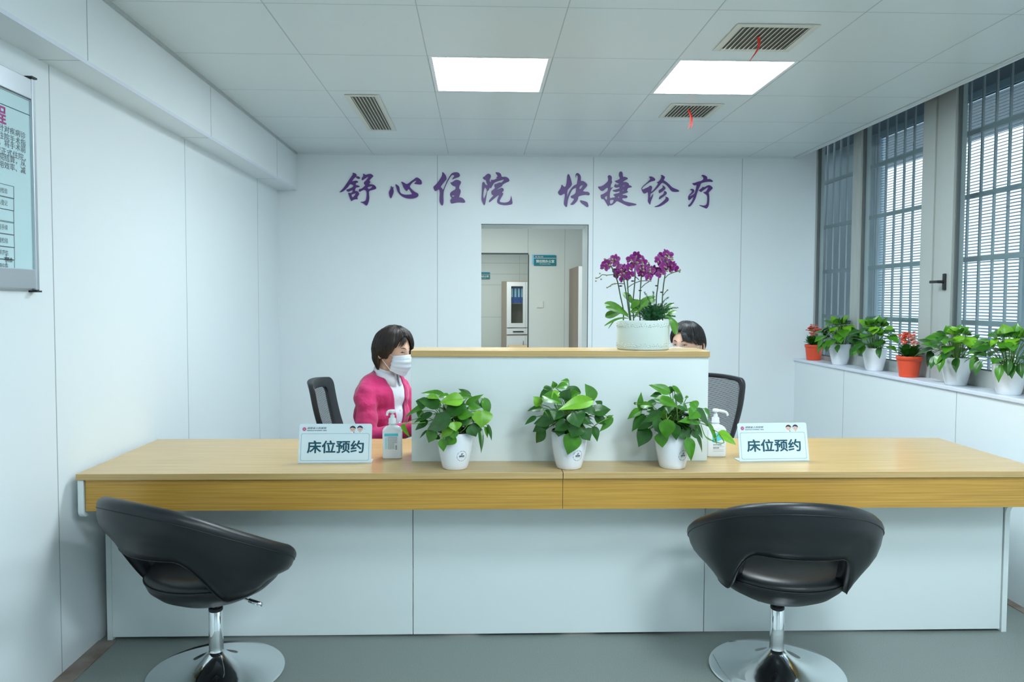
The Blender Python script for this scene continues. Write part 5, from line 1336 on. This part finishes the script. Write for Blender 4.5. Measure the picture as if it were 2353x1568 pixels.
def person(loc, rz, label, cfg):
    t = thing('person', loc, label, 'person', rz)
    hc = Vector(cfg['head']); hX = Matrix.Translation(hc) @ Matrix.Rotation(cfg['hyaw'], 4, 'Z') @ Matrix.Rotation(cfg['hpitch'], 4, 'Y') @ Matrix.Rotation(cfg.get('hroll', 0), 4, 'X')
    # --- body: one continuous surface
    b = MB()
    b.grid(head_rows(), 0, True, closed_v=True, xf=hX)
    limb(b, [(0.055, 0, 1.03), hX @ Vector((-0.025, 0, -0.06))], [0.052, 0.050])
    torso = [((0.0, 0, 0.55), (0.12, 0.175, 0.10)), ((0.0, 0, 0.64), (0.105, 0.155, 0.11)), ((0.015, 0, 0.73), (0.10, 0.145, 0.11)), ((0.03, 0, 0.83), (0.106, 0.155, 0.12)), ((0.035, 0, 0.93), (0.103, 0.165, 0.10)), ((0.035, 0, 0.995), (0.075, 0.140, 0.055))]
    for c, r in torso: b.sphere(c, r, 0, 24, 16)
    arms = cfg['arms']
    for side, (sh, el, wr, hd) in arms.items():
        limb(b, [sh, el, wr], [0.040, 0.036, 0.027])
        # hand with palm, four fingers and a thumb
        sh, el, wr, hd = map(Vector, (sh, el, wr, hd)); f = (hd-wr).normalized(); up = Vector((0, 0, 1)); up = (up-f*f.dot(up)).normalized(); lat = f.cross(up)
        for q in range(6): b.sphere(wr+f*(0.018+0.013*q), (0.028, 0.028, 0.015), 0, 10, 8)
        for k, (o_, L) in enumerate(((-0.027, 0.060), (-0.009, 0.072), (0.009, 0.067), (0.027, 0.052))):
            a0 = wr+f*0.088+lat*o_; a1 = a0+f*L*0.55+up*0.006; a2 = a1+f*L*0.35-up*0.016; a3 = a2+f*L*0.2-up*0.014
            limb(b, [a0, a1, a2, a3], [0.0092, 0.0088, 0.008, 0.0072], 8, 6)
        s = -1 if side == 'L' else 1
        a0 = wr+f*0.030+lat*s*0.026; a1 = a0+f*0.032+lat*s*0.022-up*0.006; a2 = a1+f*0.030+lat*s*0.004-up*0.008
        limb(b, [a0, a1, a2], [0.0115, 0.0105, 0.0085], 8, 6)
    legs = []
    for s in (-1, 1):
        hip = Vector((0.0, s*0.09, 0.54)); kn = Vector((0.40, s*0.12, 0.53)); an = Vector((0.36, s*0.11, 0.10)); toe = Vector((0.52, s*0.12, 0.04))
        legs.append((hip, kn, an, toe)); limb(b, [hip, kn, an], [0.080, 0.058, 0.038]); limb(b, [an+Vector((-.03, 0, -.045)), toe], [0.036, 0.028])
    solid(b, 'body', M['skin'], t, 0.0048, 2)
    # --- clothes
    b = MB()
    for c, r in torso: b.sphere(c, [q+0.010 for q in r], 0, 24, 16)
    limb(b, [(0.052, 0, 1.025), (0.060, 0, 1.065)], [0.066, 0.058])
    def cut_neck(me): cutfaces(me, lambda c: c.z > 1.085 - 0.35*(c.x-0.05))
    solid(b, 'shirt', M['shirt'], t, 0.009, 3, 0.003, 22, cut_neck)
    col = MB(); rows = []          # turned-down collar
    for k in range(33):
        a = 0.22+(2*PI-0.44)*k/32; ca, sa = math.cos(a), math.sin(a)
        fr_ = 0.5+0.5*ca
        rows.append([Vector((0.060+0.062*ca, 0.060*sa, 1.055-0.030*fr_)), Vector((0.064+0.056*ca, 0.054*sa, 1.092-0.046*fr_)), Vector((0.064+0.062*ca, 0.060*sa, 1.094-0.046*fr_)), Vector((0.060+0.080*ca, 0.077*sa, 1.046-0.060*fr_))])
    col.grid(rows, 0, True); cl = col.build('collar', M['shirt'], t, recalc=False)
    so = cl.modifiers.new('solid', 'SOLIDIFY'); so.thickness = 0.003
    b = MB()
    for k in range(4): b.lathe([(0.0001, 0), (0.0055, 0), (0.005, 0.002), (0.0001, 0.002)], 12, xf=Matrix.Translation((0.152+0.004*k-0.002*k*k, 0.0, 1.00-0.07*k)) @ Matrix.Rotation(PI/2, 4, 'Y'), cap=False)
    b.build('shirt_buttons', M['elastic'], t, weld=False)
    b = MB()
    for c, r in torso: b.sphere(c, [q+0.021 for q in r], 0, 24, 16)
    for side, (sh, el, wr, hd) in arms.items():
        sh, el, wr = Vector(sh), Vector(el), Vector(wr)
        limb(b, [Vector((0.03, sh.y*0.5, 1.000)), sh*0.97+Vector((0, 0, 0.022)), sh.lerp(el, 0.5), el, el.lerp(wr, 0.93)], [0.060, 0.057, 0.058, 0.050, 0.036])
    limb(b, [(0.04, 0, 1.025), (0.045, 0, 1.04)], [0.072, 0.066])
    def cut_v(me):
        def test(c):
            if c.z > 1.062-0.45*(c.x-0.045): return True
            if c.x > 0.06 and c.z > 0.60: return abs(c.y) < 0.012+0.18*max(0, c.z-0.70)
            return False
        cutfaces(me, test)
    cd = solid(b, 'cardigan', M['cardigan'], t, 0.006, 8, 0.009, 11, cut_v)
    so = cd.modifiers.new('solid', 'SOLIDIFY'); so.thickness = 0.006; so.offset = -1
    b = MB()
    b.sphere((0, 0, 0.54), (0.13, 0.185, 0.095), 0, 20, 12)
    for hip, kn, an, toe in legs: limb(b, [hip, kn, an+Vector((0, 0, 0.02))], [0.094, 0.072, 0.056])
    solid(b, 'trousers', M['trousers'], t, 0.012, 3)
    for hip, kn, an, toe in legs:
        b = MB(); limb(b, [an+Vector((-.035, 0, -.055)), toe+Vector((0, 0, -.004))], [0.045, 0.036]); o = solid(b, 'shoe', M['shoe'], t, 0.01, 2)
    # --- face details
    for s in (-1, 1):
        p = headpt(s*0.37, 0.008)
        e = MB(); e.sphere(p+Vector((-0.0080, 0, 0.001)), (0.0105, 0.0105, 0.0046), 0, 12, 8, xf=None); e.v = [hX @ q for q in e.v]; eo = e.build('eye', M['eye_white'], t)
        e = MB(); e.sphere(p+Vector((-0.0012, 0, 0.0004)), (0.0045, 0.0050, 0.0046), 0, 10, 8); e.v = [hX @ q for q in e.v]; e.build('iris', M['iris'], eo)
        e = MB(); e.tube([hX @ (headpt(s*(0.37+du), 0.0125-0.055*abs(du)**1.5-cfg.get('lid', 0), 0.0022)) for du in (-.16, -.10, -.04, .02, .08, .14, .18)], [0.0005, 0.0011, 0.0014, 0.0014, 0.0012, 0.0010, 0.0005], 6); e.build('eyelashes', M['hair_black'], t)
        e = MB(); e.tube([hX @ headpt(s*(0.37+du), 0.031-0.11*(du-.02)**2, 0.0008) for du in (-.20, -.10, 0, .10, .20)], [0.0010, 0.0022, 0.0024, 0.0018, 0.0006], 6); e.build('eyebrow', M['hair'], t)
        e = MB(); ec = Vector((-0.010, s*0.0735, -0.012))
        pts = [ec+Vector((0.013*math.cos(a)-0.003, s*(0.006+0.006*math.cos(a+2.6)), 0.028*math.sin(a)+0.002)) for a in [2*PI*k/18 for k in range(18)]]
        e.tube([hX @ q for q in pts], 0.0040, 8, closed=True); e.sphere(ec, (0.012, 0.005, 0.023), 0, 12, 8, xf=None)
        e.v[-13*8-13+13:] = e.v[-13*8-13+13:]
        e2 = MB(); e2.sphere(ec, (0.012, 0.0055, 0.024), 0, 12, 8, xf=hX)
        e = MB(); e.tube([hX @ q for q in pts], 0.0040, 8, closed=True); e.add(e2.v, e2.f, 0, True)
        e.build('ear', M['skin'], t)
    # --- pleated face mask with ear loops
    rows = []
    for i in range(31):
        v = i/30; row = []
        for k in range(33):
            u = -1+2*k/32; ph = u*(1.04-0.10*abs(v-0.45))
            zc_ = 0.002-0.122*v
            Zk = zc_*(1-0.22*abs(u)**1.5*v)-0.016*abs(u)**1.6*(1-v)
            fx = 0.117+0.006*math.sin(PI*min(1, v*1.6)) - 0.024*sstep(0.55, 1.0, v)    # centre line: over the nose, back in under the chin
            p = headpt(ph, max(Zk, -HZ*0.93))
            w_ = math.cos(ph)
            x_ = max(fx*w_**0.75, p.x+0.005)
            x_ = x_*(1-abs(u)**4)+(p.x+0.004)*abs(u)**4
            y_ = max(abs(p.y), 0.074*abs(math.sin(ph)))*1.03+0.002
            pl_ = 0.0018*math.sin(v*2*PI*4) if 0.18 < v < 0.80 else 0
            row.append(hX @ Vector((x_+pl_, math.copysign(y_, u) if abs(u) > 1e-6 else 0, Zk)))
        rows.append(row)
    b = MB(); b.grid(rows, 0, True); mk = b.build('face_mask', cfg['mask'], t, recalc=False)
    so = mk.modifiers.new('solid', 'SOLIDIFY'); so.thickness = 0.0016
    for s in (-1, 1):
        k = 32 if s > 0 else 0
        inv = hX.inverted(); top = inv @ rows[1][k]; bot = inv @ rows[27][k]; er = Vector((-0.022, s*0.079, 0.012)); er2 = Vector((-0.026, s*0.079, -0.018))
        b = MB(); b.tube([hX @ q for q in catmull([top, top.lerp(er, .5)+Vector((0, s*.004, .004)), er, er2, bot.lerp(er2, .5)+Vector((0, s*.005, 0)), bot], 5)], 0.0015, 6); b.build('ear_loop', M['elastic'], mk)
    # --- hair: a thick grooved shell with fine strands on it
    hm = cfg['hair']; ze = cfg['hair_end']; vol = cfg['vol']
    def hp(phi, v, off):
        end = ze(phi)
        c0 = 1.0; Zt = HZ*0.999+0.0
        Z = Zt+(end-Zt)*v
        k = math.sin(PI*min(1, v*0.95))
        p = headpt(phi, max(Z, -HZ*0.5)); 
        d = Vector((math.cos(phi), math.sin(phi), 0))
        o_ = off*(0.55+0.75*k)
        if Z < -0.03:   # free-hanging ends keep the width of the head and tuck in a little
            base_ = headpt(phi, -0.03); tuck = sstep(-0.05, -0.135, Z)*(0.020+0.022*sstep(110, 160, math.degrees(phi if phi < PI else 2*PI-phi)))
            p = Vector((base_.x, base_.y, Z)) - d*tuck
        q = p + d*o_*sstep(0, 0.25, v) + Vector((0, 0, off*(1-sstep(0.05, .6, v))))
        return q
    rows = []
    NP = 180
    for i in range(27):
        v = i/26; row = []
        for k in range(NP):
            phi = 2*PI*k/NP
            g = 0.0008*math.sin(phi*41+3*math.sin(phi*3))*sstep(0.15, 0.5, v)+0.0012*noise.noise(Vector((phi*9, v*2, 3)))
            vv = v*(1+0.035*noise.noise(Vector((phi*14, 1.7, 0)))) if v > 0.9 else v
            row.append(hX @ hp(phi, vv, vol+g))
        rows.append(row)
    b = MB(); b.grid(rows, 0, True, closed_v=True); hr = b.build('hair', hm, t)
    so = hr.modifiers.new('solid', 'SOLIDIFY'); so.thickness = 0.010; so.offset = -1
    random.seed(77); b = MB()
    for k in range(700):
        phi = random.uniform(0, 2*PI); v0 = random.uniform(0.02, 0.5); v1 = random.uniform(0.85, 1.05); dr = random.uniform(-0.10, 0.10)
        pts = [hX @ hp(phi+dr*(i/7)**2, v0+(v1-v0)*i/7, vol+0.0012+0.0015*random.random()) for i in range(8)]
        b.tube(pts, [0.0006]*6+[0.0004, 0.0002], 3, cap=False)
    b.build('strands', hm, hr, weld=False)
    if cfg.get('fringe'):
        b = MB()
        f0, f1, fz = cfg['fringe']
        nf = cfg.get('fringe_n', 110)
        for k in range(nf):
            u = k/(nf-1); phi = f0+(f1-f0)*u; sg = 1 if f1+f0 > 0 else -1
            p0 = headpt(phi*0.55, 0.104, 0.013); p1 = headpt(phi*0.85, 0.068, 0.013); p2 = headpt(phi+sg*0.12, fz-0.030*abs(phi)+random.uniform(-.007, .006), 0.006)
            b.tube([hX @ q for q in catmull([p0, p1, p2], 4)], [0.0022]*5+[0.0018, 0.0013, 0.0008, 0.0004], 4, cap=False)
        b.build('fringe', hm, hr, weld=False)
    if cfg.get('tail'):
        b = MB(); pts = [hX @ Vector(q) for q in ((-0.10, 0, -0.02), (-0.135, 0, -0.06), (-0.128, 0, -0.12), (-0.115, 0, -0.17))]
        b.tube(catmull(pts, 5), [0.012+0.012*math.sin(PI*min(1, i/15+0.15)) for i in range(16)], 14); b.build('ponytail', hm, hr)
    return t

def hairline(near, far):
    """end height of the hair all round the head from two lists of (degrees from the nose, height)"""
    def ze(phi):
        q = math.degrees(phi if phi < PI else phi-2*PI); tb = near if q < 0 else far; d = abs(q)
        for (a0, z0), (a1, z1) in zip(tb, tb[1:]):
            if d <= a1: return z0+(z1-z0)*sstep(a0, a1, d)
        return tb[-1][1]
    return ze
ze_bob = hairline([(0, .084), (18, .086), (36, .066), (50, .032), (62, -.004), (76, -.036), (98, -.042), (116, -.122), (150, -.132), (180, -.122)],
                  [(0, .084), (12, .066), (26, .040), (40, .012), (60, -.025), (98, -.050), (116, -.122), (150, -.132), (180, -.122)])
ze_tied = hairline([(0, .078), (20, .070), (40, .056), (70, .010), (100, .005), (125, -.070), (180, -.070)],
                   [(0, .078), (20, .064), (40, .046), (66, .014), (84, .000), (100, .004), (125, -.070), (180, -.070)])
person((-0.555, 3.97, 0), math.radians(-30), 'person in a crimson pink cardigan with a dark brown bob, seated left', dict(
    head=(0.105, 0, 1.175), hyaw=math.radians(-2), hpitch=math.radians(9), hair=M['hair'], hair_end=ze_bob, vol=0.019, mask=M['mask_pale'], fringe=(-0.62, -0.22, 0.050), fringe_n=9, lid=0.003,
    arms={'R': ((0.045, -0.152, 0.965), (0.10, -0.215, 0.735), (0.34, -0.10, 0.800), (0.44, -0.06, 0.790)), 'L': ((0.045, 0.152, 0.965), (0.10, 0.215, 0.735), (0.34, 0.10, 0.800), (0.44, 0.06, 0.790))}))
person((1.125, 3.97, 0), math.radians(190), 'person with tied black hair and a blue face mask, partly hidden behind the orchid', dict(
    head=(-0.005, 0, 1.206), hyaw=math.radians(36), hpitch=math.radians(4), hair=M['hair_black'], hair_end=ze_tied, vol=0.013, mask=M['mask'], fringe=(0.18, 1.10, 0.040), tail=True, lid=0.002,
    arms={'R': ((0.045, -0.152, 0.965), (0.12, -0.215, 0.735), (0.36, -0.10, 0.800), (0.46, -0.06, 0.790)), 'L': ((0.045, 0.152, 0.965), (0.12, 0.215, 0.735), (0.34, 0.14, 0.800), (0.44, 0.10, 0.790))}))
